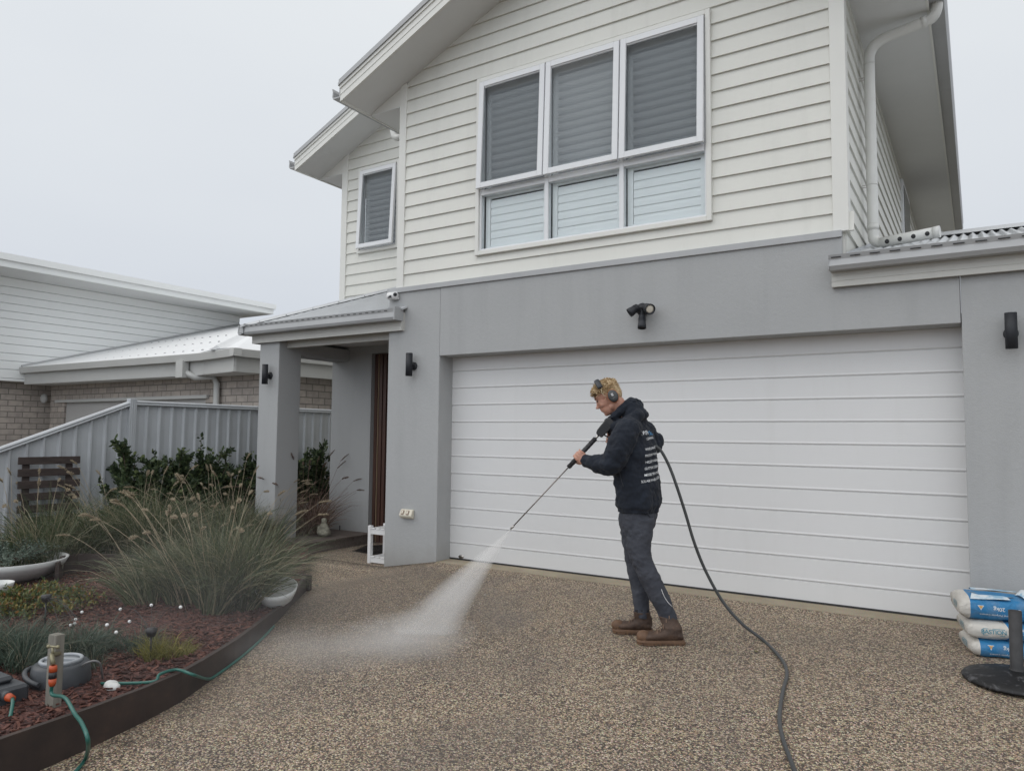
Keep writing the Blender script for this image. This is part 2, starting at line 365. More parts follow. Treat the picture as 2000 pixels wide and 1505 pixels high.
# ================================================================== GROUND
def sheet(name, xs, ys, zf, mat, kind='structure', jit=0):
    mb = MB(); vs = [(x, y, zf(x, y)) for y in ys for x in xs]; n = len(xs)
    mb.add(vs, [(j*n+i, j*n+i+1, (j+1)*n+i+1, (j+1)*n+i) for j in range(len(ys)-1) for i in range(n-1)], True)
    return tag(mb.build(name, mat), kind=kind)
M = NT('far_ground'); M.col(M.ramp(M.noise(.3, 6), [(.3, (.10, .095, .08)), (.7, (.16, .15, .125))])).rough(.95)
MB().add([(-900, -900, -.75), (900, -900, -.75), (900, 900, -.75), (-900, 900, -.75)], [(0, 1, 2, 3)]).build('ground', M.m)['kind'] = 'structure'
fr_ = lambda a, b, n: [a+(b-a)*i/n for i in range(n+1)]
sheet('driveway', sorted(set(fr_(-8.4, 3.5, 60)+[-4.9, -5.62])), sorted(set(fr_(-11, -.24, 30)+fr_(-.24, 1.4, 6))), lambda x, y: gz(x, y)-(0.02 if y > -.2 and x > -5.6 else 0), MT['gravel'])
sl_ = MB().box((-4.89, -.245, -.05), (-.07, .0, .004)).build('garage_threshold', MT['sand']); sl_['kind'] = 'structure'
# garden bed outline (kerb side follows the measured edging)
EDGE = [(-3.45, -6.6), (-3.62, -5.4), (-3.70, -4.7), (-3.73, -4.43), (-3.79, -4.1), (-3.86, -3.85), (-3.97, -3.62), (-4.15, -3.28), (-4.40, -2.88), (-4.68, -2.46), (-4.95, -2.10), (-5.22, -1.78), (-5.47, -1.49)]
def gsoil(x, y): return -.055 + .025*noise.noise((x*.9, y*.9, 0)) + max(0, min(.10, (y+1.8)*.02))
def in_bed(x, y):
    # x left of the edging
    if y > -1.49: return x < -5.52-.25*min(1, (y+1.49)) * 0 and x < -5.6
    for (x0, y0), (x1, y1) in zip(EDGE, EDGE[1:]):
        if y0 <= y <= y1: return x < x0+(x1-x0)*(y-y0)/(y1-y0)
    return False
mb = MB(); rows = []
ys = fr_(-6.6, -1.49, 46)+fr_(-1.4, -.1, 8)
for y in ys:
    if y <= -1.49:
        for (x0, y0), (x1, y1) in zip(EDGE, EDGE[1:]):
            if y0-1e-6 <= y <= y1+1e-6: xr = x0+(x1-x0)*(y-y0)/(y1-y0)
    else: xr = -5.5-(y+1.49)*1.05
    rows.append([(xr-.012+(-9.6-xr)*t**1.3, y, gsoil(xr+(-9.6-xr)*t, y)) for t in fr_(0, 1, 36)])
for y in fr_(0, 5, 20): rows.append([(-7.25-.6*min(1, y)+(-9.6+7.25+.6*min(1, y))*t, y, gsoil(-8, y)-.03) for t in fr_(0, 1, 36)])
n = len(rows[0]); mb.add([p for r in rows for p in r], [(j*n+i, j*n+i+1, (j+1)*n+i+1, (j+1)*n+i) for j in range(len(rows)-1) for i in range(n-1)], True)
mb.build('garden_bed', MT['mulch'])['kind'] = 'structure'
mb = MB()
for _ in range(9500):
    y = random.uniform(-4.9, -1.5); x = random.uniform(-7.6, -3.6)
    if not in_bed(x+.02, y): continue
    z = gsoil(x, y); l = random.uniform(.008, .028); w = random.uniform(.003, .009); a = random.uniform(0, 6.3)
    Mx = Matrix.Translation((x, y, z+.006)) @ Matrix.Rotation(a, 4, 'Z') @ Matrix.Rotation(random.uniform(-.5, .5), 4, 'Y') @ Matrix.Rotation(random.uniform(-.5, .5), 4, 'X')
    mb.box((-l, -w, -.003), (l, w, .004), Mx)
tag(mb.build('mulch_chips', MT['chip']), 'loose red brown bark chips covering the garden soil', 'mulch', kind='stuff')
# edging
mb = MB(); n = len(EDGE)
ot = [(x+.0, y) for x, y in EDGE]; th = .03
zt = lambda x, y: -.015
vs = []
for i, (x, y) in enumerate(EDGE):
    a = Vector(EDGE[max(i-1, 0)]); b = Vector(EDGE[min(i+1, n-1)]); d = (b-a).normalized(); nn_ = Vector((-d.y, d.x))*th
    g = gz(x, y)-.06
    vs += [(x, y, g), (x, y, zt(x, y)), (x+nn_.x, y+nn_.y, zt(x, y)), (x+nn_.x, y+nn_.y, g)]
fs = [(4*i+k, 4*i+(k+1) % 4, 4*i+4+(k+1) % 4, 4*i+4+k) for i in range(n-1) for k in range(4)]+[(0, 1, 2, 3), (4*n-1, 4*n-2, 4*n-3, 4*n-4)]
mb.add(vs, fs)
mb.box((-5.95, -1.48, -.26), (-5.44, -1.45, -.013))
center(tag(mb.build('garden_edging', MT['edging']), 'dark low metal edging curving along the gravel driveway', 'garden edging'))
# ================================================================== THE HOUSE
H = thing('house', 'two storey house with pale weatherboards above a grey rendered garage', 'house', (-3.1, 2, 0))
XL, XR = -5.51, -.85; YW = -.2; SLP = .45
XE = -6.016; XE2 = -.264; XM = (XE+XE2)/2
def zb(x): return 5.10+SLP*((x-XE) if x <= XM else (XE2-x))   # underside of the barge
# --- weatherboards
PITCH = .1553; Z0 = 2.985
def boards(mb, x0, x1, Y, ztop, holes=(), zstart=Z0, zmax=7):
    """horizontal lapped boards facing -Y between x0,x1, clipped by ztop(x)"""
    z = zstart
    while z < zmax:
        z1 = z+PITCH
        spans = [(x0, x1)]
        for hx0, hx1, hz0, hz1 in holes:
            if z1 > hz0+.01 and z < hz1-.01:
                ns = []
                for a, b in spans:
                    if hx0 > a and hx1 < b: ns += [(a, hx0), (hx1, b)]
                    elif hx1 >= b and hx0 > a: ns += [(a, hx0)]
                    elif hx0 <= a and hx1 < b: ns += [(hx1, b)]
                spans = ns
                ha, hb_ = max(hx0, x0), min(hx1, x1)
                if z < hz0 < z1: f_ = (hz0-z)/PITCH; mb.add([(ha, Y-.023, z), (hb_, Y-.023, z), (hb_, Y-.023+.023*f_, hz0), (ha, Y-.023+.023*f_, hz0), (ha, Y+.004, z-.002), (hb_, Y+.004, z-.002)], [(0, 1, 2, 3), (4, 5, 1, 0)])
                elif z < hz1 < z1: f_ = (hz1-z)/PITCH; mb.add([(ha, Y-.023+.023*f_, hz1), (hb_, Y-.023+.023*f_, hz1), (hb_, Y-.004, z1), (ha, Y-.004, z1)], [(0, 1, 2, 3)])
        for a, b in spans:
            # cells for sloped clip
            pts = [a+(b-a)*i/40 for i in range(41)]
            def lim(zz):
                ok = [p for p in pts if ztop(p) >= zz]
                return (min(ok), max(ok)) if ok else None
            def exact(zz, A, B):
                lo = lim(zz)
                if not lo: return None
                l, r = lo
                if l > A:
                    p, q = l-(B-A)/40, l
                    for _ in range(20):
                        mm = (p+q)/2
                        if ztop(mm) >= zz: q = mm
                        else: p = mm
                    l = q
                if r < B:
                    p, q = r, r+(B-A)/40
                    for _ in range(20):
                        mm = (p+q)/2
                        if ztop(mm) >= zz: p = mm
                        else: q = mm
                    r = p
                return l, r
            e0 = exact(z, a, b); e1 = exact(z1, a, b)
            if not e0: continue
            if not e1:
                xm_ = (e0[0]+e0[1])/2; e1 = (xm_, xm_+.001)
            mb.add([(e0[0], Y-.023, z), (e0[1], Y-.023, z), (e1[1], Y-.004, z1+.001), (e1[0], Y-.004, z1+.001), (e0[0], Y+.004, z-.002), (e0[1], Y+.004, z-.002)],
                   [(0, 1, 2, 3), (4, 5, 1, 0)])
        z = z1
    return mb
WX0, WX1, WZ0, WZ1 = -4.436, -1.91, 3.226, 5.14
wall = MB()
boards(wall, XL+.05, XR-.05, YW, lambda x: zb(x)+.07, holes=[(WX0+.01, WX1-.01, WZ0+.01, WZ1-.01)])
wall.build('weatherboard_wall', MT['clad'], H)
# inner solid so nothing shows through
mb = MB()
mb.box((XL+.02, YW+.006, 2.9), (WX0+.01, YW+.12, 5.3)); mb.box((WX1-.01, YW+.006, 2.9), (XR-.02, YW+.12, 5.3))
mb.box((WX0+.01, YW+.006, 2.9), (WX1-.01, YW+.12, WZ0+.01))
mb.prism([(XL+.02, 5.3), (XR-.02, 5.3), (XM, 6.42)], (0, YW+.006, 0), (0, YW+.12, 0), (1, 0, 0), (0, 0, 1))
mb.box((WX0+.01, YW+.008, WZ1-.01), (WX1-.01, YW+.118, 5.31))
mb.box((XL+.04, YW+.9, 2.9), (XR-.04, YW+9, 5.4)); mb.build('wall_core', MT['clad'], H)
# left set-back section
Y2 = 1.1; X2L = -7.76; XE_L = -8.276; zb2 = lambda x: 5.14+.447*(x-XE_L)
W2 = (-7.437, -6.66, 3.905, 5.15)
mb = MB(); boards(mb, X2L+.04, XL-.0, Y2, lambda x: min(zb2(x)+.07, 6.3), holes=[(W2[0]+.01, W2[1]-.01, W2[2]+.01, W2[3]-.01)], zstart=Z0+.02)
mb.build('weatherboard_wall', MT['clad'], H)
mb = MB(); mb.box((X2L+.02, Y2+.006, 2.3), (W2[0]+.01, Y2+.1, 5.35)); mb.box((W2[1]-.01, Y2+.006, 2.3), (XL, Y2+.1, 5.35)); mb.box((W2[0]+.01, Y2+.006, 2.3), (W2[1]-.01, Y2+.1, W2[2]+.01)); mb.box((W2[0]+.01, Y2+.008, W2[3]-.01), (W2[1]-.01, Y2+.098, 5.35))
mb.prism([(X2L+.02, 5.35), (-5.7, 5.35), (-5.7, 6.2), (-6.3, 6.05)], (0, Y2+.006, 0), (0, Y2+.1, 0), (1, 0, 0), (0, 0, 1))
mb.box((X2L+.03, Y2+.7, -.2), (XL, Y2+8, 5.1)); mb.build('wall_core', MT['clad'], H)
# main block left return and right side wall (boards facing +X)
mb = MB()
z = Z0
while z < 5.12:
    mb.add([(XR+.020, YW+.03, z), (XR+.020, 9, z), (XR+.004, 9, z+PITCH), (XR+.004, YW+.03, z+PITCH), (XR-.004, YW+.03, z-.002), (XR-.004, 9, z-.002)], [(0, 1, 2, 3), (4, 5, 1, 0)])
    z += PITCH
mb.box((XR-.05, YW+.02, 2.4), (XR+.002, 9, 5.2)); mb.build('side_weatherboard_wall', MT['clad'], H)
mb = MB(); mb.box((XL-.002, YW+.02, 2.9), (XL+.03, Y2, 5.25)); mb.build('return_wall', MT['clad'], H)
# corner boards
MB().box((XL-.024, YW-.03, 2.985), (XL+.075, YW+.09, zb(XL)+.04)).build('corner_board', MT['trim'], H, .003)
MB().box((XR-.09, YW-.03, 2.985), (XR+.028, YW+.09, 5.15)).build('corner_board', MT['trim'], H, .003)
MB().box((X2L-.02, Y2-.03, 2.6), (X2L+.09, Y2+.09, zb2(X2L)+.05)).build('corner_board', MT['trim'], H, .003)
# --- main gable roof
def gable(xe, xm, xe2, yb, yback, zf, slope, both=True, zcut=None):
    rf = MB(); th = .035
    sides = [(xe, xm)] + ([(xe2, xm)] if both else [])
    for a, b in sides:
        s = 1 if b > a else -1
        za, zc = zf(a)+.19, zf(b)+.19
        rf.prism([(a-.02*s, za-.009), (b, zc), (b, zc+th), (a-.02*s, za+th-.009)], (0, yb-.02, 0), (0, yback, 0), (1, 0, 0), (0, 0, 1))
    return rf
gable(XE, XM, XE2, -.699, 9, zb, SLP).build('roof', MT['roof'], H)
bb = MB()
for a, b in ((XE, XM), (XE2, XM)):
    e = .0015 if b > a else 0
    bb.prism([(a, zb(a)), (b, zb(b)), (b, zb(b)+.186), (a, zb(a)+.186)], (0, -.699+e, 0), (0, -.675+e, 0), (1, 0, 0), (0, 0, 1))
    bb.prism([(a, zb(a)+.075), (b, zb(b)+.075), (b, zb(b)+.083), (a, zb(a)+.083)], (0, -.704+e, 0), (0, -.698+e, 0), (1, 0, 0), (0, 0, 1))
    bb.prism([(a, zb(a)+.15), (b, zb(b)+.15), (b, zb(b)+.186), (a, zb(a)+.186)], (0, -.712+e, 0), (0, -.6985+e, 0), (1, 0, 0), (0, 0, 1))
bb.build('barge_board', MT['trim'], H)
fc = MB()   # roof edge capping above the barge
for a, b in ((XE, XM), (XE2, XM)):
    e = .001 if b > a else 0
    fc.prism([(a, zb(a)+.187), (b, zb(b)+.187), (b, zb(b)+.245), (a, zb(a)+.245)], (0, -.728+e, 0), (0, -.70, 0), (1, 0, 0), (0, 0, 1))
fc.build('barge_capping', MT['gutter'], H)
sf = MB()
for a, b in ((XE+.02, XM), (XE2-.02, XM)):
    sf.prism([(a, zb(a)+.012), (b, zb(b)+.012), (b, zb(b)+.03), (a, zb(a)+.03)], (0, -.674, 0), (0, YW+.02, 0), (1, 0, 0), (0, 0, 1))
sf.build('gable_soffit', MT['soffit'], H)
# boxed eaves (horizontal soffits, fascia and gutter) both sides
GP = [(0, 0), (.11, -.0), (.125, .03), (.118, .085), (.13, .125), (.118, .125), (.108, .09), (.108, .02), (.012, .012), (.012, .14), (0, .14)]
def gutter(p0, p1, out, name='gutter', mat=None):
    return MB().prism(GP, p0, p1, out, (0, 0, 1)).build(name, mat or MT['gutter'], H)
MB().box((XE+.02, YW-.022, 5.105), (XL+.01, 9, 5.115)).build('eave_soffit', MT['soffit'], H); MB().box((XR-.01, YW-.022, 5.105), (XE2-.02, 9, 5.115)).build('eave_soffit', MT['soffit'], H)
MB().box((XE, -.674, 5.097), (XE+.02, 9, 5.28)).build('fascia', MT['trim'], H); MB().box((XE2-.02, -.674, 5.097), (XE2, 9, 5.28)).build('fascia', MT['trim'], H)
mb = MB(); mb.prism([(XE+.02, 5.116), (XL, 5.116), (XL, zb(XL)+.03), (XE+.02, zb(XE)+.03)], (0, YW-.021, 0), (0, YW-.01, 0), (1, 0, 0), (0, 0, 1)); mb.build('eave_end', MT['trim'], H)
gutter((XE-.001, -.70, 5.15), (XE-.001, 9, 5.15), (-1, 0, 0)); gutter((XE2+.001, -.70, 5.15), (XE2+.001, 9, 5.15), (1, 0, 0))
# --- small left gable
YB2 = .613
mb = MB(); XR2 = -6.45
mb.prism([(XE_L-.02, zb2(XE_L)+.18), (XR2, zb2(XR2)+.19), (XR2, zb2(XR2)+.225), (XE_L-.02, zb2(XE_L)+.215)], (0, YB2-.02, 0), (0, 9, 0), (1, 0, 0), (0, 0, 1))
mb.prism([(XR2, zb2(XR2)+.19), (-5.6, zb2(XR2)-.2), (-5.6, zb2(XR2)-.165), (XR2, zb2(XR2)+.225)], (0, YB2-.02, 0), (0, 9, 0), (1, 0, 0), (0, 0, 1)); mb.build('roof', MT['roof'], H)
bb = MB(); bb.prism([(XE_L, zb2(XE_L)), (XR2, zb2(XR2)), (XR2, zb2(XR2)+.186), (XE_L, zb2(XE_L)+.186)], (0, YB2, 0), (0, YB2+.024, 0), (1, 0, 0), (0, 0, 1))
bb.prism([(XE_L, zb2(XE_L)+.075), (XR2, zb2(XR2)+.075), (XR2, zb2(XR2)+.083), (XE_L, zb2(XE_L)+.083)], (0, YB2-.005, 0), (0, YB2+.001, 0), (1, 0, 0), (0, 0, 1))
bb.prism([(XE_L, zb2(XE_L)+.15), (XR2, zb2(XR2)+.15), (XR2, zb2(XR2)+.186), (XE_L, zb2(XE_L)+.186)], (0, YB2-.013, 0), (0, YB2+.0015, 0), (1, 0, 0), (0, 0, 1))
bb.build('barge_board', MT['trim'], H)
MB().prism([(XE_L, zb2(XE_L)+.187), (XR2, zb2(XR2)+.187), (XR2, zb2(XR2)+.245), (XE_L, zb2(XE_L)+.245)], (0, YB2-.028, 0), (0, YB2, 0), (1, 0, 0), (0, 0, 1)).build('barge_capping', MT['gutter'], H)
MB().prism([(XE_L+.02, zb2(XE_L)+.012), (XR2, zb2(XR2)+.012), (XR2, zb2(XR2)+.03), (XE_L+.02, zb2(XE_L)+.03)], (0, YB2+.025, 0), (0, Y2+.02, 0), (1, 0, 0), (0, 0, 1)).build('gable_soffit', MT['soffit'], H)
mb = MB(); mb.box((XE_L+.02, Y2-.022, 5.146), (X2L+.01, 9, 5.156)); mb.build('eave_soffit', MT['soffit'], H)
MB().box((XE_L, YB2+.025, 5.137), (XE_L+.02, 9, 5.32)).build('fascia', MT['trim'], H)
MB().prism([(XE_L+.02, 5.157), (X2L, 5.157), (X2L, zb2(X2L)+.03), (XE_L+.02, zb2(XE_L)+.03)], (0, Y2-.021, 0), (0, Y2-.01, 0), (1, 0, 0), (0, 0, 1)).build('eave_end', MT['trim'], H)
gutter((XE_L-.001, YB2, 5.19), (XE_L-.001, 9, 5.19), (-1, 0, 0))
# --- rendered lower storey
BX0, BX1 = -4.887, -.085; YP = -.24
mb = MB(); mb.box((-5.62, YP, -.3), (BX0, .35, 2.935)); mb.build('rendered_pier', MT['render'], H, .004)
mb = MB(); mb.prism([(BX0+.004, 2.19), (-.09, 2.19), (-.09, 2.61), (-.872, 2.61), (-.872, 2.935), (BX0+.004, 2.935)], (0, YP-.004, 0), (0, .02, 0), (1, 0, 0), (0, 0, 1)); mb.build('rendered_lintel', MT['render'], H, .004)
mb = MB(); mb.box((-.085, YP, -.3), (3.2, .35, 2.62)); mb.build('rendered_pier', MT['render'], H, .004)
MB().box((-5.64, YP-.024, 2.932), (-.872, YW-.0, 2.988)).build('parapet_capping', MT['gutter'], H, .003)
MB().box((-.88, YP+.012, 2.6), (-.85, YW+.02, 2.932)).build('capping_end', MT['fascia'], H)
# --- garage door
GD = bpy.data.objects.new('garage_door', None); COL.objects.link(GD)
mb = MB(); PH = .186; z = .012
prof = []
for k in range(11):
    z1 = (k+1)*PH
    zt_ = z1-.016
    mb.add([(BX0, .0, z), (BX1, .0, z), (BX1, .0, zt_), (BX0, .0, zt_)], [(0, 1, 2, 3)])
    mb.add([(BX0, .0, zt_), (BX1, .0, zt_), (BX1, .009, zt_+.003), (BX0, .009, zt_+.003)], [(0, 1, 2, 3)])
    mb.add([(BX0, .009, zt_+.003), (BX1, .009, zt_+.003), (BX1, -.0025, z1-.001), (BX0, -.0025, z1-.001)], [(0, 1, 2, 3)])
    mb.add([(BX0, -.0025, z1-.001), (BX1, -.0025, z1-.001), (BX1, -.0025, z1+.004), (BX0, -.0025, z1+.004), (BX0, .0, z1+.014), (BX1, .0, z1+.014)], [(0, 1, 2, 3), (3, 2, 5, 4)])
    z = z1+.014
mb.add([(BX0, .0, z), (BX1, .0, z), (BX1, .0, 2.2), (BX0, .0, 2.2)], [(0, 1, 2, 3)])
COL.objects.unlink(GD); bpy.data.objects.remove(GD)
GD = mb.build('garage_door', MT['door'], H)
MB().box((BX0, .02, 0), (BX1, .08, 2.3)).build('garage_door_backing', MT['dark'], H)
MB().box((BX0, -.006, .004), (BX1, .03, .02)).build('bottom_seal', MT['blackplastic'], GD)
bg = MB(); P = aty(901, 1086.5, 0); Rm = Matrix.Rotation(math.pi/2, 4, 'X')
bg.lathe([(.001, 0), (.036, 0), (.034, .005), (.001, .006)], (P.x, 0, P.z), 24, Matrix.Rotation(math.pi/2, 3, 'X') @ Matrix.Diagonal((1, .55, 1)))
bg.build('door_badge', MT['steel'], GD)
for vs_ in (.4,):
    v_, f_ = text_mesh('B&D', .014, .0002); q = MB(); q.add([Vector((P.x+v.x, -.0075, P.z+v.y)) for v in v_], f_); q.build('badge_lettering', MT['whiteplastic'], GD)
# --- big window
def window_unit(x0, x1, z0, z1, Y, cols, zmid, parent_sash_open=.10, name='window'):
    F = MB(); fw = .045
    for a, b in (((x0, Y-.045, z0), (x0+fw, Y+.03, z1)), ((x1-fw, Y-.045, z0), (x1, Y+.03, z1)), ((x0+fw, Y-.044, z0), (x1-fw, Y+.03, z0+fw)), ((x0+fw, Y-.044, z1-fw), (x1-fw, Y+.03, z1))): F.box(a, b)
    w = bpy.data.objects.new(name, None)
    W_ = F.build(name, MT['trim'], H, .003)
    ix0, ix1 = x0+fw, x1-fw; cw = (ix1-ix0)/cols
    fr = MB()
    for i in range(1, cols): fr.box((ix0+cw*i-.022, Y-.025, z0+fw), (ix0+cw*i+.022, Y+.04, z1-fw))
    if zmid:
        for i in range(cols):
            fr.box((ix0+cw*i+.0225, Y-.024, zmid-.03), (ix0+cw*(i+1)-.0225, Y+.04, zmid+.03))
    # inner bead frames
    fr.box((ix0, Y-.02, z0+fw), (ix0+.02, Y+.04, z1-fw)); fr.box((ix1-.02, Y-.02, z0+fw), (ix1, Y+.04, z1-fw)); fr.box((ix0+.02, Y-.019, z0+fw), (ix1-.02, Y+.04, z0+fw+.02))
    fr.build('mullion', MT['white'], W_, .002)
    zl = zmid+.03 if zmid else z0+fw
    for i in range(cols):
        a, b = ix0+cw*i+.006, ix0+cw*(i+1)-.006
        hinge = Vector((0, Y-.03, z1-fw-.012)); Rx = Matrix.Rotation(-parent_sash_open, 4, 'X'); T = Matrix.Translation(hinge) @ Rx
        zz0 = (zl-.01 if zmid else zl+.005)-hinge.z; s = MB(); g = MB(); fs = .058
        s.box((a, -.034, zz0), (a+fs, 0, 0), T); s.box((b-fs, -.034, zz0), (b, 0, 0), T); s.box((a+fs, -.0335, zz0), (b-fs, 0, zz0+fs), T); s.box((a+fs, -.0335, -fs), (b-fs, 0, 0), T)
        s.box((a+fs, -.022, -fs-.012), (b-fs, -.004, -fs), T)
        S_ = s.build('sash', MT['white'], W_, .003)
        g.add([T @ Vector(p) for p in ((a+fs-.004, -.016, zz0+fs-.004), (b-fs+.004, -.016, zz0+fs-.004), (b-fs+.004, -.016, -fs+.004), (a+fs-.004, -.016, -fs+.004))], [(0, 1, 2, 3)]); g.build('pane', MT['glass'], S_)
        sc = MB(); sc.add([(a+.02, Y+.03, zl), (b-.02, Y+.03, zl), (b-.02, Y+.03, z1-fw), (a+.02, Y+.03, z1-fw)], [(0, 1, 2, 3)]); sc.build('insect_screen', MT['screen'], W_)
        if zmid:
            g = MB(); g.add([(a+.015, Y-.002, z0+fw+.015), (b-.015, Y-.002, z0+fw+.015), (b-.015, Y-.002, zmid-.03), (a+.015, Y-.002, zmid-.03)], [(0, 1, 2, 3)]); g.build('pane', MT['glass'], W_)
        # plantation shutter behind
        sh = MB(); ys_ = Y+.075
        for q in ((a+.02, a+.075), (b-.075, b-.02)): sh.box((q[0], ys_-.014, z0+fw+.01), (q[1], ys_+.014, z1-fw-.01))
        sh.box((a+.075, ys_-.013, z1-fw-.1), (b-.075, ys_+.013, z1-fw-.01)); sh.box((a+.075, ys_-.013, z0+fw+.01), (b-.075, ys_+.013, z0+fw+.06))
        if zmid: sh.box((a+.075, ys_-.012, zmid-.05), (b-.075, ys_+.012, zmid+.05))
        z = z0+fw+.065+.04
        while z < z1-fw-.11:
            low = zmid and z < zmid-.05
            if not (zmid and abs(z-zmid) < .09):
                Tm = Matrix.Translation((0, ys_, z)) @ Matrix.Rotation(math.radians(-6 if low else 66), 4, 'X')
                hh = .044
                sh.add([Tm @ Vector(p) for p in ((a+.078, 0, -hh), (a+.078, .006, 0), (a+.078, 0, hh), (a+.078, -.006, 0), (b-.078, 0, -hh), (b-.078, .006, 0), (b-.078, 0, hh), (b-.078, -.006, 0))],
                       [(0, 1, 5, 4), (1, 2, 6, 5), (2, 3, 7, 6), (3, 0, 4, 7)])
            z += .082
        sh.build('shutter', MT['louvre'], W_)
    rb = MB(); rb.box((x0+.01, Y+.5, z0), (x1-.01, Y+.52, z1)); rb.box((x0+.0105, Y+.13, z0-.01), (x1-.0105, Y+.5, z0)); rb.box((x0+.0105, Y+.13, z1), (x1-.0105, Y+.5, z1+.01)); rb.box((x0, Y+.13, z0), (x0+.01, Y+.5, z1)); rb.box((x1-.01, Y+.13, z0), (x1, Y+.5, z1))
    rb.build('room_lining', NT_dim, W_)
    return W_
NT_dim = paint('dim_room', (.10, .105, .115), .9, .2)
window_unit(WX0, WX1, WZ0, WZ1, YW-.006, 3, 3.895, .04)
window_unit(W2[0], W2[1], W2[2], W2[3], Y2-.006, 1, None, .05)
# narrow side window
mb = MB(); mb.box((XR+.0, 5.0, 3.6), (XR+.045, 6.2, 5.0)); sw = mb.build('window', MT['white'], H, .003)
MB().box((XR+.04, 5.08, 3.68), (XR+.05, 6.12, 4.92)).build('pane', paint('dark_glass', (.05, .06, .08), .1, .1), sw)
# --- porch
mb = MB(); mb.box((-7.83, YP, -.3), (-7.46, .12, 2.51)); mb.build('porch_column', MT['render'], H, .005)
mb = MB(); mb.box((-7.80, 1.0, -.3), (-7.045, 1.11, 2.6)); mb.box((-7.045, 1.0, 2.45), (-5.55, 1.11, 2.6)); mb.box((-7.80, 1.11, -.3), (-5.55, 1.5, 2.6)); mb.build('porch_wall', MT['render'], H)
mb = MB(); mb.box((-5.62, .34, -.3), (-5.55, 1.4, 2.6)); mb.build('porch_side_wall', MT['render'], H)
dr_ = MB(); dr_.box((-7.04, 1.085, -.12), (-5.6, 1.108, 2.45)); D_ = dr_.build('front_door', MT['timber'], H)
mb = MB()
for x in (-7.035, -6.945, -6.875, -6.74, -6.6, -6.46, -6.3, -6.1): MB().box((x, 1.06, -.12), (x+.05, 1.084, 2.44)).build('door_batten', MT['timber'], D_)
MB().box((-6.978, 1.066, -.12), (-6.966, 1.0845, 2.44)).build('brass_strip', paint('light_timber', (.28, .2, .13), .5, .1), D_)
mb = MB(); mb.box((-7.79, -.1, 2.36), (-7.47, 1.0, 2.52)); mb.build('porch_side_beam', MT['render'], H, .003)
mb = MB(); mb.box((-7.46, -.12, 2.43), (-5.62, -.06, 2.56)); mb.build('porch_beam', MT['fascia'], H, .002)
mb = MB(); mb.box((-7.78, -.27, 2.56), (-5.55, 1.1, 2.57)); mb.build('porch_ceiling', MT['soffit'], H)
XP0, XP1 = -7.93, -5.385
mb = MB(); mb.box((XP0, -.292, 2.495), (XP1, -.27, 2.66)); mb.box((XP0, -.27, 2.495), (XP0+.02, 1.4, 2.66)); mb.box((XP1-.02, -.27, 2.495), (XP1, YP, 2.70))
for z_ in (2.55, 2.60): mb.box((XP0, -.296, z_), (XP1, -.292, z_+.004))
mb.build('porch_fascia', MT['fascia'], H)
mb = MB(); mb.prism(GP, (XP0-.13, -.293, 2.60), (XP1+.0, -.293, 2.60), (0, -1, 0), (0, 0, 1)); mb.prism(GP, (XP0-.001, -.42, 2.6015), (XP0-.001, 1.4, 2.6015), (-1, 0, 0), (0, 0, 1))
mb.box((XP0-.05, -.42, 2.602), (XP0-.002, -.29, 2.72)); mb.build('porch_gutter', MT['gutter'], H)
for i in range(26): MB().box((XP0+.02+i*.095, -.4205, 2.703), (XP0+.065+i*.095, -.41, 2.709)).build('overflow_slot', MT['dark'], H)
# corrugated sheets
def corr(name, x0, x1, y0, z0, y1, pitch, xclip=None, mat='roof', per=.0765, amp=.017):
    mb = MB(); n = int((x1-x0)/per*8); rowsy = fr_(0, 1, 6)
    vs = []
    for t in rowsy:
        for i in range(n+1):
            x = x0+(x1-x0)*i/n; y = y0+(y1-y0)*t
            if xclip: x = max(x, xclip(y))
            vs.append((x, y, z0+(y-y0)*pitch+amp*math.cos(2*math.pi*x/per)))
    mb.add(vs, [(j*(n+1)+i, j*(n+1)+i+1, (j+1)*(n+1)+i+1, (j+1)*(n+1)+i) for j in range(6) for i in range(n)], True)
    return mb.build(name, MT[mat], H)
PT = .43
corr('porch_roof', -8.02, -5.60, -.38, 2.705, 1.12, PT, lambda y: -8.02+(y+.38))
mb = MB(); a = Vector((-8.03, -.39, 2.70)); b = Vector((-6.5, 1.12, 2.70+1.51*PT)); mb.poly([a, b, (-8.03, 1.12, 2.70)], (0, 0, -.02)); mb.build('porch_hip_roof', MT['roof'], H)
mb = MB(); dirv = (b-a).normalized(); sd = Vector((1, -1, 0)).normalized()
mb.prism([(-.11, -.036), (-.03, -.004), (0, .018), (.03, -.004), (.11, -.036), (0, .004)], a+Vector((0, 0, .026)), b+Vector((0, 0, .026)), sd, (0, 0, 1)); mb.build('hip_capping', MT['roof'], H)
mb = MB(); mb.box((-6.6, 1.04, 2.70+1.47*PT), (-5.6, 1.085, 2.70+1.47*PT+.09)); mb.build('apron_flashing', MT['roof'], H)
for k in range(6): MB().ball(a+(b-a)*((k+.7)/6.5)+sd*.075+Vector((0, 0, .01)), .009, None, 8, 6).build('roof_screw', MT['gutter'], H)
# end cap where the porch gutter meets the pier
MB().box((XP1-.01, -.42, 2.60), (XP1+.004, -.27, 2.745)).build('gutter_end', MT['gutter'], H)
mb = MB(); T = Matrix.Translation((-5.40, -.30, 2.735)) @ Matrix.Rotation(.4, 4, 'X'); mb.box((-.10, -.02, -.008), (.05, .06, .012), T); mb.build('flashing_end', MT['roof'], H)
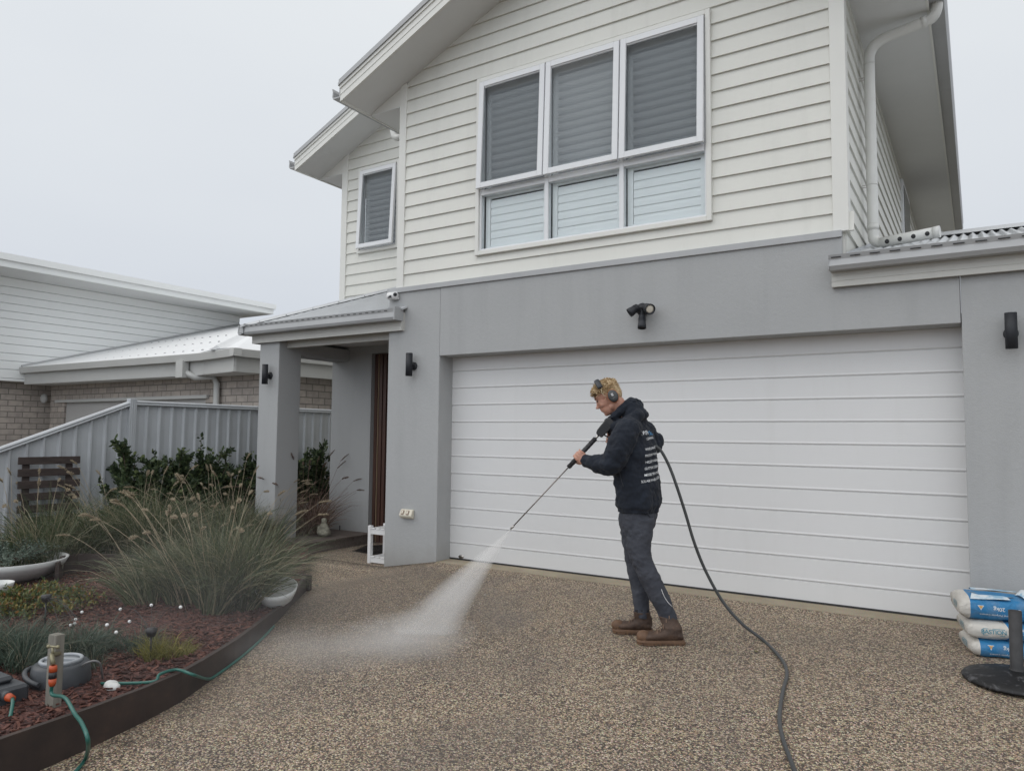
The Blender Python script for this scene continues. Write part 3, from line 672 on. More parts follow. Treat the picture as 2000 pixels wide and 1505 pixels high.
# --- right low roof
mb = MB(); mb.box((-.946, -.295, 2.53), (3.2, -.262, 2.665)); mb.box((-.946, -.262, 2.53), (-.93, YP, 2.66))
for z_ in (2.575, 2.615): mb.box((-.946, -.299, z_), (3.2, -.295, z_+.004))
mb.build('fascia', MT['fascia'], H)
mb = MB(); mb.prism([(0, 0), (.09, 0), (.112, .03), (.10, .08), (.115, .115), (.10, .115), (.09, .03), (.012, .012), (.012, .12), (0, .12)], (-.95, -.296, 2.645), (3.2, -.296, 2.645), (0, -1, 0), (0, 0, 1)); mb.box((-.953, -.41, 2.647), (-.949, -.296, 2.76)); mb.build('gutter', MT['gutter'], H)
for i in range(12): MB().box((-.93+i*.135, -.4105, 2.738), (-.86+i*.135, -.3995, 2.743)).build('overflow_slot', MT['dark'], H)
corr('garage_roof', -.83, 3.2, -.37, 2.745, 1.9, .268, amp=.014)
MB().poly([(-.87, -.30, 2.72), (3.2, -.30, 2.72), (3.2, 1.9, 3.30), (-.87, 1.9, 3.30)], (0, 0, -.03)).build('roof_underside', MT['dark'], H)
mb = MB(); mb.box((-.84, 1.88, 3.32), (3.2, 1.93, 3.385)); mb.prism([(-.16, -.045), (0, .03), (.16, -.045), (0, .015)], (-.84, 1.9, 3.375), (3.2, 1.9, 3.375), (0, 1, 0), (0, 0, 1)); mb.build('ridge_capping', MT['roof'], H)
MB().prism([(0, 0), (.06, .004), (.06, .010), (.006, .010), (.006, .035), (0, .035)], (XR+.021, -.36, 2.745), (XR+.021, 1.9, 3.365), (1, 0, 0), (0, 0, 1)).build('apron_flashing', MT['roof'], H)
# --- downpipe to spreader
def arc(a, c, b, n=8):
    """quadratic bend from a round corner c to b"""
    a, c, b = Vector(a), Vector(c), Vector(b); return [a*(1-t)**2+c*2*t*(1-t)+b*t*t for t in fr_(0, 1, n)]
px_ = -.752; py_ = .74
zt_ = 4.93; ztop = 5.02
pts = arc((-.205, py_, 5.16), (-.205, py_, ztop), (-.30, py_, ztop-.008))+arc((px_+.17, py_, zt_+.035), (px_, py_, zt_+.01), (px_, py_, zt_-.15))+[Vector((px_, py_, 3.22))]+arc((px_, py_, 3.16), (px_, py_, 3.085), (px_+.09, py_-.05, 3.075))
DP = MB().tube(pts, .046, 20).build('downpipe', MT['pvc'], H)
ring = MB()
for z in (4.74, 3.62, 3.21): ring.tube([(px_, py_, z), (px_, py_, z+.012 if z != 3.21 else z+.05)], .049, 20)
ring.tube([(-.33, py_, ztop-.012), (-.29, py_, ztop-.006)], .05, 20); ring.build('pipe_collar', MT['pvc'], DP)
mb = MB()
for z in (4.62, 3.62): mb.box((XR+.01, py_-.006, z-.012), (px_, py_+.006, z-.006)); mb.box((XR+.01, py_-.006, z+.008), (px_, py_+.006, z+.014))
mb.build('pipe_bracket', MT['steel'], DP)
sa, sb = Vector((px_+.06, py_-.05, 3.075)), Vector((-.235, py_-.12, 3.095))
SPR = MB().tube([sa, sb], .047, 24).build('spreader_pipe', MT['pvc'], DP)
mb = MB(); mb.tube([sb-(sb-sa)*.10, sb+(sb-sa)*.008], .0505, 24); mb.build('pipe_collar', MT['pvc'], SPR)
mb = MB(); ax = (sb-sa).normalized()
side = (CAM-(sa+sb)/2); side = (side-ax*side.dot(ax)).normalized(); side = (side+Vector((0, 0, .05))).normalized()
for t in (.14, .36, .59, .82):
    cpt = sa+(sb-sa)*t+side*.0492; up_ = ax.cross(side); q = []
    mb.add([cpt]+[sa+(sb-sa)*t+ax*math.cos(k*math.pi/10)*.018+(side*math.cos(math.sin(k*math.pi/10)*.42)+up_*math.sin(math.sin(k*math.pi/10)*.42))*.0482 for k in range(20)], [(0, 1+k, 1+(k+1) % 20) for k in range(20)])
mb.build('spreader_holes', MT['blackplastic'], SPR)
# little pipe offset under the left eave
p = aty(770, 262, .62)
mb = MB(); A_ = aty(768, 250, .5); B_ = aty(768, 272, .5); C_ = aty(800, 268, .5)
mb.tube([A_+Vector((0, 0, .06)), A_]+arc(A_, B_, B_+Vector((.09, 0, .0)))+[Vector((XL+.05, B_.y, B_.z+.02))], .042, 16); DP2 = mb.build('downpipe', MT['pvc'], H)
# ---------------------------------------------------------------- fittings on the house
def wall_light(x, y, z, label, group='black cylinder wall lights'):
    t = thing('wall_light', label, 'wall light', (x, y, z-.125), group)
    mb = MB(); mb.lathe([(.028, 0), (.0375, 0), (.0375, .25), (.034, .25), (.034, .235), (.001, .235)][1:], (x, y-.085, z-.125), 24); mb.build('lamp_tube', MT['blackmetal'], t)
    mb = MB(); Rm = Matrix.Rotation(math.pi/2, 3, 'X'); mb.lathe([(.001, 0), (.046, 0), (.046, .016), (.04, .022), (.001, .023)], (x, y, z-.012), 24, Rm); mb.box((x-.012, y-.05, z-.03), (x+.012, y-.02, z+.006)); mb.build('wall_mount', MT['blackmetal'], t)
    return t
def wl(px, py0, py1, Y): a = aty(px, (py0+py1)/2, Y-.085); return a.x, Y, a.z
wall_light(*wl(799, 692, 731, YP), 'black tube light on the grey pier beside the garage door, above the socket')
wall_light(*wl(517.5, 713, 748, YP), 'black tube light on the slim porch column, over the tall grass')
wall_light(*wl(1975, 613, 678, YP), 'large looking black tube light on the right hand wall past the garage door')
# sensor flood light
P = aty(1252, 603, -.3); SLt = thing('security_light', 'black twin spot sensor light fixed above the garage door', 'security light', (P.x, YP, P.z-.15))
mb = MB(); mb.lathe([(.001, 0), (.058, 0), (.058, .03), (.05, .05), (.001, .055)], (P.x, YP-.004, P.z), 24, Matrix.Rotation(math.pi/2, 3, 'X')); mb.build('wall_base', MT['blackmetal'], SLt)
def spot(c, d, L, r, nm, lens=False):
    d = Vector(d).normalized(); c = Vector(c); Rm = Vector((0, 0, 1)).rotation_difference(d).to_matrix(); s = MB()
    s.lathe([(r*.55, -L*.5), (r*.8, -L*.42), (r*.86, 0), (r, L*.3), (r, L*.5), (r*.88, L*.5), (r*.82, L*.36), (.001, L*.35)], c, 24, Rm)
    if not lens:
        for q in (-.25, -.15, -.05): s.lathe([(r*.9, q*L), (r*.9, q*L+.003)], c, 24, Rm)
    o = s.build(nm, MT['blackmetal'], SLt)
    if lens: MB().lathe([(.001, L*.37), (r*.82, L*.37), (.6*r, L*.42), (.001, L*.44)], c, 20, Rm).build('lens', paint('lens', (.62, .58, .50), .2, .1), o)
    return o
spot(aty(1238, 605, -.36), (-.62, -.35, -.5), .105, .042, 'spot_head')
spot(aty(1266, 602, -.36), (.62, -.62, -.32), .10, .048, 'spot_head', True)
spot(aty(1254, 628, -.36), (.08, -.25, -1), .125, .038, 'sensor_head')
mb = MB(); mb.tube([aty(1238, 600, -.33), (P.x, YP-.05, P.z+.01), aty(1262, 600, -.33)], .017, 12); mb.tube([(P.x, YP-.05, P.z), aty(1254, 618, -.34)], .018, 12); mb.build('knuckle', MT['blackmetal'], SLt)
# small white bullet camera on the pier top-left corner
P = aty(768, 578, -.28); CA = thing('security_camera', 'small white bullet camera at the top left corner of the grey pier', 'camera', (P.x, P.y, P.z-.05))
Rm = Vector((0, 0, 1)).rotation_difference(Vector((-1, -.12, .02)).normalized()).to_matrix()
MB().lathe([(.03, -.06), (.044, -.045), (.044, .05), (.038, .066), (.001, .066)], P, 20, Rm).build('camera_body', MT['whiteplastic'], CA)
MB().ball(P+Vector((.052, -.028, .008)), (.022, .022, .022)).build('lens', MT['blackmetal'], CA)
mb = MB(); mb.box((P.x-.035, P.y-.046, P.z-.026), (P.x+.01, P.y-.030, P.z+.0)); mb.build('vent', MT['blackmetal'], CA)
mb = MB(); mb.tube([P+Vector((.04, 0, -.02)), (P.x+.05, YP, P.z-.03)], .014); mb.build('bracket', MT['whiteplastic'], CA)
# weatherproof double socket
P = aty(795, 1004, YP-.02); SK = thing('power_outlet', 'cream weatherproof double power outlet low on the grey pier', 'power outlet', (P.x, YP, P.z-.05))
mb = MB(); mb.prism([(0, -.05), (.045, -.035), (.06, -.01), (.03, .05), (0, .055)], (P.x-.085, YP, P.z), (P.x+.085, YP, P.z), (0, -1, 0), (0, 0, 1)); mb.build('housing', MT['cream'], SK, .006)
mb = MB()
for dx in (-.04, .03): T = Matrix.Translation((P.x+dx, YP-.047, P.z+.022)) @ Matrix.Rotation(-.46, 4, 'X'); mb.box((-.018, -.006, -.024), (.018, .0, .024), T)
mb.build('switch_plate', paint('brown_plate', (.30, .22, .17), .5, .1), SK)
mb = MB()
for dx in (-.04, .03): T = Matrix.Translation((P.x+dx, YP-.047, P.z+.022)) @ Matrix.Rotation(-.46, 4, 'X'); mb.box((-.008, -.010, -.014), (.010, -.0, .016), T)
mb.build('switch', MT['cream'], SK)
# white slatted bench (shoe rack) behind the pier
BN = thing('slatted_bench', 'white painted two tier slatted bench tucked behind the grey pier', 'bench', (-5.6, -.0, -.16))
bx0, bx1, by0, by1 = -5.945, -5.2, -.165, .135
for (x, y) in ((bx0, by0), (bx1-.045, by0), (bx0, by1-.045), (bx1-.045, by1-.045)): MB().box((x, y, -.165), (x+.045, y+.045, .298)).build('leg', MT['whiteplastic'], BN, .003)
for z, nm in ((.258, 'seat'), (-.06, 'shelf')):
    mb = MB()
    mb.box((bx0+.046, by0+.004, z-.055), (bx1-.046, by0+.03, z)); mb.box((bx0+.046, by1-.03, z-.055), (bx1-.046, by1-.004, z))
    for k in range(9): mb.box((bx0+.05+k*.075, by0-.002, z+.002), (bx0+.105+k*.075, by1+.002, z+.018))
    mb.build(nm, MT['whiteplastic'], BN, .002)
# door mat, deck step, garden ornament
mb = MB(); pts = [ong(*q, off=.004) for q in ((688, 1075), (752, 1086), (752, 1062), (715, 1064))]; mb.poly([(p.x, p.y, -.137) for p in pts], (0, 0, .012)); center(tag(mb.build('door_mat', MT['mat']), 'dark brown door mat lying on the porch gravel behind the white bench', 'door mat'))
DK = thing('deck_step', 'low weathered timber deck step against the porch wall', 'deck', (-7.35, .45, -.14))
mb = MB()
for k in range(7): mb.box((-7.95+k*.0-.0, -.18+k*.165, -.012+.0), (-6.93, -.18+k*.165+.155, .012))
mb.build('deck_boards', MT['deck'], DK, .003)
mb = MB(); mb.box((-7.93, -.16, -.3), (-6.945, -.13, -.014)); mb.box((-6.965, -.13, -.3), (-6.945, .95, -.014)); mb.build('deck_riser', MT['deck'], DK)
c0 = aty(632, 1056, .35); z0 = .012
mb = MB(); b0 = Vector((c0.x, .35, z0))
mb.ball(b0+Vector((0, 0, .055)), (.10, .08, .055)); mb.ball(b0+Vector((0, 0, .12)), (.065, .05, .06)); mb.ball(b0+Vector((0, 0, .20)), (.036, .036, .042)); mb.ball(b0+Vector((-.07, -.01, .09)), (.032, .03, .05)); mb.ball(b0+Vector((.07, -.01, .09)), (.032, .03, .05))
center(tag(resolve('garden_statue', mb, MT['stone'], None, .006, 2, [(.012, .02)]), 'small pale stone seated garden figure on the deck step', 'statue'))
MB_ = MB(); q = aty(660, 1047, .9); MB_.tube([(q.x, .93, .01), (q.x, .93, .075)], .007, 8); center(tag(MB_.build('spigot', MT['blackmetal']), 'tiny dark upright pipe stub on the deck step by the porch wall', 'pipe'))
# ================================================================== NEIGHBOUR'S HOUSE
NB = thing('neighbour_house', 'low neighbouring house with white board upper wall, pale brick and white metal roof', 'house', (-14, 3, 0))
XN = -17.5
mb = MB(); zs = [2.455, 2.647, 2.828, 2.994, 3.189, 3.36, 3.54, 3.728, 3.895, 4.062, 4.243, 4.421, 4.62]
for z, z1 in zip(zs, zs[1:]):
    mb.add([(XN, -6, z+.006), (XN, 6.7, z+.012), (XN, 6.7, z1-.012), (XN, -6, z1-.012), (XN-.03, -6, z1), (XN-.03, 6.7, z1), (XN-.03, -6, z), (XN-.03, 6.7, z)], [(0, 1, 2, 3), (3, 2, 5, 4), (6, 7, 1, 0)])
mb.box((XN-3, -6, 2.45), (XN-.032, 6.69, 4.62)); mb.build('board_wall', MT['nclad'], NB)
mb = MB(); mb.box((XN-3, -6, 2.40), (XN+.01, 1.5, 2.452)); mb.build('board_wall_base', MT['nclad'], NB)
mb = MB(); mb.box((XN-4, -6, 4.62), (XN+1.0, 6.98, 4.63)); mb.build('upper_soffit', MT['soffit'], NB)
mb = MB(); mb.box((XN-4, -6, 4.631), (XN+1.03, 7.02, 4.765)); mb.build('upper_fascia', MT['nclad'], NB)
mb = MB(); mb.box((XN-4, -6, 4.767), (XN+1.09, 7.06, 4.90)); mb.build('upper_gutter', MT['nclad'], NB)
mb = MB(); mb.box((XN-2, -4, -.5), (XN-.3, 2.2, 2.40)); mb.build('brick_wall', MT['brick'], NB)
# lower hip roof: eave polygon measured at gutter height
ZG = 2.70
e0, e1, e2, e3 = [atz(*q, ZG) for q in ((35, 718), (390, 690), (458, 680), (645, 700))]
e0.x = XN+.02; far = e2+(e3-e2).normalized()*9
ZR = 4.45
def rise(p, y): return ZG+(y)*.38
nrm1 = .40
# planes: front plane rises toward +Y, side plane rises toward -X
def pf(x, y): return ZG+.0+(y-e1.y)*nrm1
sd_dir = (far-e2).normalized(); sd_n = Vector((-sd_dir.y, sd_dir.x, 0)).normalized()
if sd_n.x > 0: sd_n = -sd_n
def ps(x, y): return ZG+(Vector((x, y, 0))-Vector((e2.x, e2.y, 0))).dot(sd_n)*nrm1
# hip start: where planes meet along chamfer
hs = (e1+e2)/2; hs.z = ZG+.04
t = 5.5; top = Vector((hs.x-t, hs.y+t, 0)); top.z = hs.z+t*.293
wtop = Vector((XN, top.y, top.z)); w0 = Vector((XN, e0.y+.02, ZG+.01))
mb = MB(); mb.poly([e0+Vector((0, 0, .01)), e1+Vector((0, 0, .01)), hs, top, wtop], (0, 0, -.03)); RF1 = mb.build('roof', MT['roof2'], NB)
mb = MB(); mb.poly([e2+Vector((0, 0, .01)), far+Vector((0, 0, .01)), Vector((top.x, far.y, top.z)), top, hs], (0, 0, -.032)); mb.build('roof', MT['roof2'], NB)
mb = MB(); mb.poly([e1+Vector((0, 0, .012)), e2+Vector((0, 0, .012)), hs+Vector((0, 0, .004))], (0, 0, -.03)); mb.build('roof', MT['roof2'], NB)
mb = MB(); mb.prism([(-.13, -.02), (-.05, .02), (.0, .06), (.05, .02), (.13, -.02)], hs, top, Vector((1, 1, 0)).normalized(), (0, 0, 1)); mb.build('hip_capping', MT['roof2'], RF1)
mb = MB(); mb.prism([(0, -.03), (.10, -.02), (.02, .05), (0, .05)], w0, wtop, (1, 0, 0), (0, 0, 1)); mb.build('apron_flashing', MT['gutter'], NB)
for r_ in (.35, 1.5, 2.7):
    for k in range(22):
        q = e0+(e1-e0)*((k+.5)/22); y = q.y+r_; zz = ZG+.012+(top.z-ZG)/(top.y-e1.y)*(y-e1.y)
        if q.x < XN+.15+r_*.1 or q.x > e1.x-r_: continue
        MB().ball((q.x, y, zz), (.025, .025, .02), None, 6, 4).build('roof_screw', MT['gutter'], NB)
gm = NT_g = MT['ngrey']
def runs(name, pts, prof, mat):
    mb = MB()
    for a, b in zip(pts, pts[1:]):
        d = (b-a).normalized(); out = Vector((d.y, -d.x, 0)).normalized(); mb.prism(prof, a-d*.02, b+d*.02, out, (0, 0, 1))
    return mb.build(name, mat, NB)
runs('gutter', [e0, e1, e2, far], [(-.12, -.12), (0, -.12), (.02, 0), (-.0, .01), (-.12, .01)], MT['ngrey'])
ins = [Vector((e0.x, e0.y+.1, ZG)), e1+Vector((-.05, .12, 0)), e2+Vector((-.14, .12, 0)), far+Vector((-.14, 0, 0))]
runs('fascia', ins, [(-.03, -.36), (0, -.36), (0, -.10), (-.03, -.10)], MT['ngrey'])
YF = e1.y+.55; XS = e2.x-.28
mb = MB(); mb.poly([(XN, e0.y+.1, ZG-.355), tuple(ins[1]-Vector((0, 0, .355))), tuple(ins[2]-Vector((0, 0, .355))), (ins[2].x, YF+.1, ZG-.355), (XN, YF+.1, ZG-.355)], (0, 0, .01)); mb.build('soffit', MT['soffit'], NB)
gx0, gx1, gzt = -16.9, -11.9, 2.02
mb = MB(); mb.box((XN, YF, -.6), (gx0, YF+.3, 2.5)); mb.box((gx1, YF, -.6), (XS, YF+.3, 2.5)); mb.box((gx0, YF+.002, gzt), (gx1, YF+.3, 2.5)); mb.build('brick_wall', MT['brick'], NB)
mb = MB(); mb.box((XS-.3, YF+.3, -.6), (XS, YF+12, 2.5)); mb.build('brick_wall', MT['brick'], NB)
MB().box((gx0-.3, YF-.06, gzt-.06), (gx1+.1, YF-.004, gzt)).build('door_lintel', MT['ngrey'], NB)
MB().box((gx0, YF+.05, -.6), (gx1, YF+.09, gzt)).build('garage_door', MT['ndoor'], NB)
a = aty(364, 712, e1.y+.1); mb = MB()
mb.box((a.x-.10, a.y-.14, 2.30), (a.x+.10, a.y-.02, 2.60)); mb.build('rainhead', MT['ngrey'], NB)
b = aty(424, 738, YF-.08); mb = MB(); mb.tube([Vector((a.x, a.y-.05, 2.42)), Vector((a.x+.25, a.y, 2.30)), Vector((b.x-.1, YF-.1, b.z+.03)), Vector((b.x, YF-.08, b.z-.1)), Vector((b.x, YF-.08, -.5))], .055, 10); mb.build('downpipe', MT['ngrey'], NB)
b = aty(86, 778, YF-.05); MB().ball(b, (.09, .07, .11)).build('wall_lamp', MT['ngrey'], NB)
# ================================================================== BOUNDARY FENCE
FX = -9.2; FN = thing('boundary_fence', 'grey ribbed steel boundary fence that steps down along a slope at its left end', 'fence', (FX, 0, -.2))
YC = -1.125
def ftop(y): return 1.735 if y >= YC else max(.9, 1.735+(y-YC)*.396)
mb = MB(); y = -5.4; PR = .178; k = 0
pts = []
while y < 6.2:
    for dy, dx in ((0, 0), (.012, .0), (.030, .026), (.050, .026), (.068, 0), (.12, -.004)): pts.append((y+dy, dx))
    y += PR
vs = []
for (yy, dx) in pts: vs += [(FX+dx, yy, -.35), (FX+dx, yy, ftop(yy)-.02)]
mb.add(vs, [(2*i, 2*i+2, 2*i+3, 2*i+1) for i in range(len(pts)-1)]); mb.build('panel', MT['fence'], FN)
rp_ = [(-.03, -.055), (.045, -.055), (.052, -.045), (.045, -.03), (.052, -.01), (.035, .008), (-.03, .008)]
MB().prism(rp_, (FX, -3.235, .9), (FX, YC-.045, ftop(YC-.045)), (1, 0, 0), (0, 0, 1)).build('top_rail', MT['fence'], FN)
MB().prism(rp_, (FX, YC+.045, 1.737), (FX, 6, 1.737), (1, 0, 0), (0, 0, 1)).build('top_rail', MT['fence'], FN)
mb = MB(); mb.box((FX-.03, YC-.045, -.35), (FX+.055, YC+.045, 1.765)); mb.box((FX+.055, YC-.02, -.35), (FX+.06, YC-.006, 1.764)); mb.box((FX+.055, YC+.006, -.35), (FX+.06, YC+.02, 1.764)); mb.build('post', MT['fence'], FN, .003)
# slatted screen leaning on the fence
SCN = thing('slatted_screen', 'dark stained slatted timber screen leaning on the grey fence', 'screen', (-9.08, -2.12, -.05))
y0_, y1_ = -2.459, -1.79
for k in range(8):
    z = 1.045-k*.135
    MB().box((-9.10+.008*k, y0_, z-.085), (-9.075+.008*k, y1_, z)).build('slat', MT['darkwood'], SCN, .003)
for yy in (y0_+.06, y1_-.14):
    mb = MB(); mb.poly([(-9.135, yy, .97), (-9.135, yy+.07, .97), (-9.07, yy+.07, -.1), (-9.07, yy, -.1)], (.026, 0, 0)); mb.build('rail', MT['darkwood'], SCN)
# ================================================================== PLANTS
def leaf_quad(mb, p, d, up, L, w, fold=.15):
    d = d.normalized(); s = d.cross(up)
    if s.length < 1e-4: s = Vector((1, 0, 0))
    s.normalize(); n = s.cross(d)
    b = p; m1 = p+d*L*.35; m2 = p+d*L*.7-n*L*fold*.5; e = p+d*L-n*L*fold
    mb.add([b, m1+s*w*.5, m2+s*w*.42, e, m2-s*w*.42, m1-s*w*.5], [(0, 1, 2, 5), (2, 3, 4, 5)])
def rv(): 
    v = Vector((random.gauss(0, 1), random.gauss(0, 1), random.gauss(0, 1))); return v.normalized()
def shrub(base, H_, R_, n, label, group):
    t = thing('shrub', label, 'shrub', base, group); st = MB(); lv = MB()
    base = Vector(base); tips = []
    for k in range(22):
        a = random.uniform(0, 6.28); r = R_*random.uniform(.15, 1)**.6; h = H_*random.uniform(.35, 1.0)*(1-.22*(r/R_)**2)
        tip = base+Vector((math.cos(a)*r*.75, math.sin(a)*r, h)); mid = base+Vector((math.cos(a)*r*.3, math.sin(a)*r*.35, h*.5))
        st.tube([base+Vector((random.uniform(-.03, .03), random.uniform(-.03, .03), -.02)), mid, tip], [.010, .007, .003], 5); tips.append((mid, tip))
        for j in range(3):
            q = mid+(tip-mid)*random.uniform(.1, .9); tt = q+Vector((random.uniform(-.16, .16), random.uniform(-.16, .16), random.uniform(.02, .2)))
            st.tube([q, tt], [.004, .002], 4); tips.append((q, tt))
    for a_, b_ in tips:
        m_ = int(n/len(tips))
        for j in range(m_):
            f = random.uniform(.1, 1.05); p = a_+(b_-a_)*f+rv()*random.uniform(0, .045)
            d = (rv()+(b_-a_).normalized()*.7+Vector((0, 0, .25))); leaf_quad(lv, p, d, rv(), random.uniform(.04, .08), random.uniform(.024, .042))
    st.build('stem', MT['stem'], t); lv.build('foliage', MT['leaf'], t)
grp = 'dark leaved shrubs along the fence'
for (px, pyt, Y, R_, lab) in ((268, 852, None, .36, 'leftmost dark leafy shrub along the grey fence, beside the fence post'),
                     (335, 872, None, .34, 'dark leafy shrub along the fence, second from the left'),
                     (395, 843, None, .36, 'tallest dark leafy shrub in the middle of the fence hedge'),
                     (470, 858, None, .40, 'dark leafy shrub just left of the slim porch column'),
                     (560, 858, None, .42, 'dark leafy shrub hidden mostly behind the slim porch column'),
                     (618, 850, None, .40, 'dark leafy shrub seen between the porch column and the porch wall')):
    q = atx(px, pyt, -8.82); zb_ = gsoil(-8.82, q.y)-.02
    shrub((-8.82, q.y, zb_), q.z-zb_, R_*1.15, 5200, lab, grp)
def grass(base, H_, spread, n, mats, label, cat='grass clump', nplume=0, plen=.12, pmat='plume', lean=(0, 0), width=.0045, stiff=.5, seed=0, droop=1.0, name='grass_clump', group=None, bald=0):
    random.seed(seed+11)
    t = thing(name, label, cat, base, group); base = Vector(base); mb = MB()
    r0 = spread*.24
    tufts = []
    for k in range(11):
        a = random.uniform(0, 6.2832); rr = r0*1.5*math.sqrt(random.random()); tufts.append((math.cos(a)*rr, math.sin(a)*rr, math.cos(a)*rr/r0*.10+random.gauss(0, .13), math.sin(a)*rr/r0*.10+random.gauss(0, .13), random.uniform(.62, 1.12)))
    for k in range(n):
        tx0, ty0, tlx, tly, tl = random.choice(tufts); a = random.uniform(0, 6.2832); rr = r0*.42*math.sqrt(random.random()); b = base+Vector((tx0+math.cos(a)*rr, ty0+math.sin(a)*rr, -.02))
        a2 = a+random.gauss(0, .5); out = random.random()**stiff; L = H_*random.uniform(.5, 1.15)*(1.0+.15*out)*tl
        th_ = out*1.15; d0 = Vector((math.cos(a2)*math.sin(th_*.45)+lean[0]+tlx, math.sin(a2)*math.sin(th_*.45)+lean[1]+tly, math.cos(th_*.45))).normalized()
        P = [b]; d = d0.copy(); seg = 5
        for s_ in range(seg):
            P.append(P[-1]+d*L/seg); d = (d+Vector((math.cos(a2)*.18*out, math.sin(a2)*.18*out, -(.10+.22*out)*droop*(s_+1)/seg*1.6))+rv()*.09).normalized()
        w = width*random.choice((.6, .8, 1, 1, 1.3, 1.9)); P = [P[0]]+[p+(rv()*.02 if random.random() < .12 else Vector((0, 0, 0))) for p in P[1:]]; s = d0.cross(rv()).normalized(); vs = []
        for i, p in enumerate(P):
            ww = w*(1-(i/seg)**1.6*.92); vs += [p-s*ww, p+s*ww]
        mb.add(vs, [(2*i, 2*i+1, 2*i+3, 2*i+2) for i in range(seg)])
    mb.build('blades', mats, t)
    for k in range(nplume):
        a = random.uniform(0, 6.2832); out = random.random()**.6; b = base+Vector((math.cos(a)*r0, math.sin(a)*r0, 0)); L = H_*random.uniform(1.0, 1.38)
        d = Vector((math.cos(a)*.50*out+lean[0], math.sin(a)*.50*out+lean[1], 1)).normalized(); P = [b]
        for s_ in range(7):
            P.append(P[-1]+d*L/7); d = (d+Vector((math.cos(a)*.09*out, math.sin(a)*.09*out, -.07*out))+rv()*.02).normalized()
        pl = MB(); pl.tube(P, [.0022]*7+[.0012], 4)
        S_ = P[-1]; ll = plen*random.uniform(.7, 1.2)*1.0; dd = (d+Vector((math.cos(a)*.3, math.sin(a)*.3, -.15))).normalized(); nH = 90
        for h in range(nH):
            f = random.random(); p = S_+dd*ll*f-Vector((0, 0, .02*f*f)); rad = .016*math.sin(math.pi*min(1, f*.9+.1))**.6+.003
            o_ = rv(); o_ = (o_-dd*o_.dot(dd)).normalized(); e = p+o_*rad+dd*.012
            s2 = o_.cross(dd)*.0022; pl.add([p-s2, p+s2, e+s2*.3, e-s2*.3], [(0, 1, 2, 3)])
        pl.tube([S_, S_+dd*ll*.5-Vector((0, 0, .005)), S_+dd*ll-Vector((0, 0, .02))], [.004, .006, .002], 5)
        pl.build('seed_head', MT[pmat], t)
    return t
def gb(px, py, off=.1):
    p = ong(px, py, off); return (p.x, p.y, gsoil(p.x, p.y) if p.y < 0 else -.05)
g1 = 'fountain grass clumps in the garden bed'
grass(gb(415, 1190), .77, 1.0, 4200, MT['grass'], 'largest fountain grass clump spilling over the dark edging, centre of the bed', nplume=26, plen=.10, seed=1, group=g1, lean=(-.10, .02), width=.0032, stiff=.55)
grass(gb(335, 1180), .60, 1.2, 1700, MT['grass'], 'left spreading fountain grass clump sweeping over the mulch behind the ball lights', nplume=10, plen=.10, seed=21, group=g1, lean=(-.22, -.05), width=.003, stiff=.38, droop=1.3)
grass(gb(480, 1066), .64, .9, 2100, MT['grass'], 'fountain grass clump at the end of the edging by the driveway corner', nplume=20, plen=.11, seed=2, group=g1, lean=(-.02, .08), width=.0034)
grass(gb(70, 1125), .80, 1.3, 2600, MT['grass'], 'fountain grass clump at the left edge in front of the slatted screen', nplume=16, plen=.10, seed=3, group=g1, width=.0038)
grass(gb(262, 1100), .80, 1.2, 2600, MT['grass'], 'smaller fountain grass clump behind the largest one, before the fence', nplume=16, plen=.13, seed=4, group=g1, width=.0038)
grass(gb(430, 1075), .80, 1.1, 1500, MT['grass'], 'rear fountain grass clump standing between the shrubs and the largest clump', nplume=20, plen=.12, seed=8, group=g1, width=.0036)
q = aty(600, 1060, .15)
grass((q.x-.42, .45, -.08), .82, .7, 900, MT['plumed'], 'brown seeded grass clump in the gap beside the porch wall', nplume=30, plen=.15, pmat='plumed', seed=5, group=g1)
grass(gb(325, 1296, .06), .17, .34, 700, MT['grassy'], 'small yellow green grass tuft near the dark edging', nplume=0, seed=6, width=.0018, name='grass_tuft', cat='grass tuft')
g2 = 'blue green mounding grasses'
grass(gb(40, 1325, .06), .34, .9, 2600, MT['grassb'], 'blue green mounding grass at the bottom left behind the tap post', nplume=0, seed=7, width=.002, droop=1.6, name='grass_tuft', cat='grass tuft', group=g2)
grass(gb(185, 1303, .06), .22, .7, 1800, MT['grassb'], 'blue green mounding grass just right of the tap post', nplume=0, seed=9, width=.002, droop=1.6, name='grass_tuft', cat='grass tuft', group=g2)
random.seed(5)
def leafmound(name, base, rx, ry, h, n, mat, label, cat, L=.03, w=.014):
    t = thing(name, label, cat, base); lv = MB(); st = MB(); base = Vector(base)
    for k in range(40):
        a = random.uniform(0, 6.28); r = math.sqrt(random.random()); tip = base+Vector((math.cos(a)*r*rx, math.sin(a)*r*ry, h*(1-.6*r*r)*random.uniform(.6, 1)))
        st.tube([base+(tip-base)*.1*Vector((1, 1, 0)).length, tip], [.004, .002], 4)
        for j in range(int(n/40)):
            p = base+(tip-base)*random.uniform(.45, 1.02)+rv()*.04; p.z = max(p.z, base.z+.008)
            leaf_quad(lv, p, rv()+Vector((0, 0, .6)), rv(), L*random.uniform(.6, 1.2), w*random.uniform(.7, 1.2))
    st.build('stem', MT['stem'], t); lv.build('foliage', mat, t); return t
b = gb(75, 1235, .05); leafmound('ground_cover', b, .62, .42, .19, 3600, MT['leafo'], 'low green and rusty leaved ground cover plant in front of the white bowl', 'plant', .032, .015)
